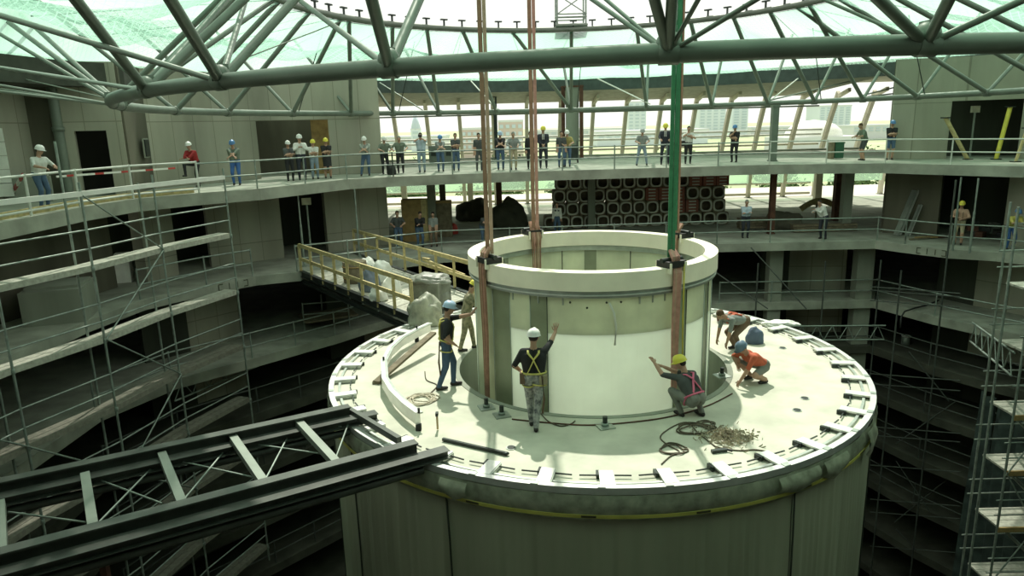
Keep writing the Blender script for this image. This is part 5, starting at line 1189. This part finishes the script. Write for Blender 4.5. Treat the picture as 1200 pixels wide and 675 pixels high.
U_(752, 194, .1, 'man in pale cap, grey shirt and light jeans standing wide legged', shirt='grey', legs='ljeans', hat='grey', pose=pz(RAIL, lf=(-.24, 0, 0), rf=(.24, 0, 0)), h=1.72)
U_(779, 193, 0, 'man in open dark suit with yellow helmet just left of the green sling', shirt='suit', legs='suit', hat='yellow', sleeves='long', tie=True, pose=pz(RAIL, lean=.05, lf=(-.15, 0, 0), rf=(.15, 0, 0)), h=1.92)
U_(806, 192, .1, 'woman in white top with a black shoulder bag, right of the green sling', shirt='white', legs='black', hair='dark', pose=pz(PHOTO, lh=(-.08, .2, 1.3), rh=(.08, .2, 1.42)), items=('bag',), h=1.76)
U_(860, 190, -.3, 'person in black with a blue cap standing alone on the far deck', shirt='black', legs='black', hat='blue', pose=pz(FOLD, rh=(-.0, .2, 1.42)), h=1.74)
U_(1010, 188, -1.1, 'visitor in grey green T-shirt and dark shorts leaning on the right rail', shirt='green', legs='dgrey', hair='brown', short=True, pose=pz(RAIL, lean=.35), h=1.74)
U_(1042, 187.5, .3, 'person in blue cap, black top and denim shorts at the corner of the right wall', shirt='black', legs='jeans', hat='blue', short=True, pose=pz(FOLD), h=1.76)
L_ = lambda *a, **k: ped(a[0], a[1], -3.3, a[2], a[3], **k)
L_(468, 291, -.1, 'man in blue shirt and jeans leaning on the lower rail, leftmost of the lower group', shirt='dgrey', legs='jeans', hair='brown', pose=pz(RAIL), h=1.76)
L_(493, 290, .2, 'man in dark jacket and jeans bent over the lower rail', shirt='black', legs='jeans', hair='dark', sleeves='long', pose=pz(RAILX, lean=.45), h=1.74)
L_(509, 289, -.2, 'person in red brown trousers and pale vest beside the lower concrete column', shirt='grey', legs='brown', hair='dark', pose=pz(POCK), h=1.6)
L_(568, 287, .4, 'person in dark clothes bending over, half hidden behind the left sling on the lower deck', shirt='dgrey', legs='jeans', hair='dark', pose=pz(RAILX, lean=.7), h=1.7)
L_(653, 275, 0, 'small figure in dark vest and white sleeves in front of the ring crates', shirt='white', legs='jeans', hair='brown', sleeves='long', vest=FAB['black'], pose=STAND, h=1.6)
L_(873, 279, .2, 'man in pale blue shirt and black trousers standing right of the ring crates', shirt='lblue', legs='suit', hair='grey', sleeves='long', pose=pz(FOLD), h=1.76)
L_(964, 280, -.5, 'man in white shirt and black trousers bending sideways by the brown column', shirt='white', legs='suit', hair='dark', sleeves='long', pose=pz(FOLD, side=.35, lean=.2, lh=(.25, .3, 1.28), rh=(.40, .25, 1.18)), h=1.78)
L_(1122, 287, 0, 'worker in yellow helmet and shorts with bare chest on the lower right deck', shirt='skin', legs='khaki', hat='yellow', short=True, pose=pz(FOLD, lh=(-.1, .25, 1.1), rh=(.1, .25, 1.15)), harness=FAB['brown'], h=1.8)
L_(1183, 293, .5, 'worker in yellow shirt and blue helmet bending at the scaffold tower', shirt='yellow', legs='blue', hat='blue', pose=pz(RAILX, lean=.6), items=('paper',), h=1.76)
# workers on the drum
HY = mat('yellow_webbing', (.60, .56, .16), .7); HP = mat('pink_webbing', (.70, .16, .26), .7)
def D_(px, py, face, label, **k): return person(at(px, py, z=DZ), face, label, voxel=.015, **k)
D_(526, 454, -PI / 2 + .25, 'worker in pale blue helmet, black T-shirt, yellow harness and jeans pushing the cylinder', shirt='black', legs='jeans', hat='paleblue', harness=HY, items=('lanyard',), pose=dict(lean=.10, pel=(.0, -.02, .93), lh=(.12, .66, 1.52), rh=(.26, .10, .98), lf=(-.08, .14, 0), rf=(.10, -.18, 0), head=(.1, .2), le=(-.3, .2, -1), re=(.6, -1, -.2), lhd=(0, .6, .8), curl=.1, twist=-.1), h=1.9)
D_(548, 410, -PI / 2 + .1, 'worker in olive camouflage clothes half hidden behind the cylinder on the left', shirt='camo2', legs='camo2', hat='yellow', pose=dict(lean=.25, lh=(-.1, .5, 1.15), rh=(.15, .45, 1.1), lf=(-.1, .2, 0), rf=(.12, -.15, 0), head=(0, .5)), h=1.8)
D_(627, 501, 0 - .05, 'worker in white helmet and camouflage trousers raising one hand against the cylinder', shirt='black', legs='camo', hat='white', harness=HY, items=('pouch', 'lanyard'), pose=dict(lean=.04, lh=(-.24, .16, 1.0), rh=(.40, .50, 1.62), rhd=(.1, .15, 1), lf=(-.06, .12, 0), rf=(.02, -.14, 0), head=(-.25, .05), re=(.8, -.2, -1), le=(-.8, -.8, 0), curl=.05), h=1.86)
D_(812, 489, .55, 'crouching worker in yellow helmet, dark T-shirt and pink harness reaching to the cylinder', shirt='dgrey', legs='workgrey', hat='yellow', harness=HP, pose=dict(pel=(0, -.06, .36), lean=.62, lh=(-.36, .62, .92), rh=(-.12, .62, .80), lf=(-.14, .18, 0), rf=(.17, -.02, 0), lk=(-.35, 1, .6), rk=(.5, 1, .5), head=(.5, .35), le=(-.8, 0, -.6), re=(.5, 0, -1), curl=.2), h=1.85)
D_(887, 447, PI * .62, 'kneeling worker in orange red top, shorts and dark blue helmet on the drum top', shirt='orange', legs='workgrey', hat='bluegrey', short=True, pose=dict(pel=(0, -.1, .36), lean=.95, lh=(-.16, .60, .12), rh=(.22, .35, .35), lf=(-.15, -.05, 0), rf=(.18, .05, 0), lk=(-.3, 1, .4), rk=(.5, 1, .5), head=(0, .6), le=(-1, -.2, .2), re=(1, -.2, .2), curl=.3), h=1.8)
D_(862, 411, PI * .60, 'worker in pale T-shirt and orange vest bending right over behind the kneeling one', shirt='grey', legs='brown', hat=None, hair='brown', vest=FAB['orange'], pose=dict(pel=(0, -.18, .74), lean=1.35, lh=(-.2, .42, .22), rh=(.15, .45, .20), lf=(-.15, 0, 0), rf=(.16, -.05, 0), lk=(-.15, 1, 0), rk=(.15, 1, 0), head=(0, .9), le=(-1, 0, 0), re=(1, 0, 0), curl=.4), h=1.78)
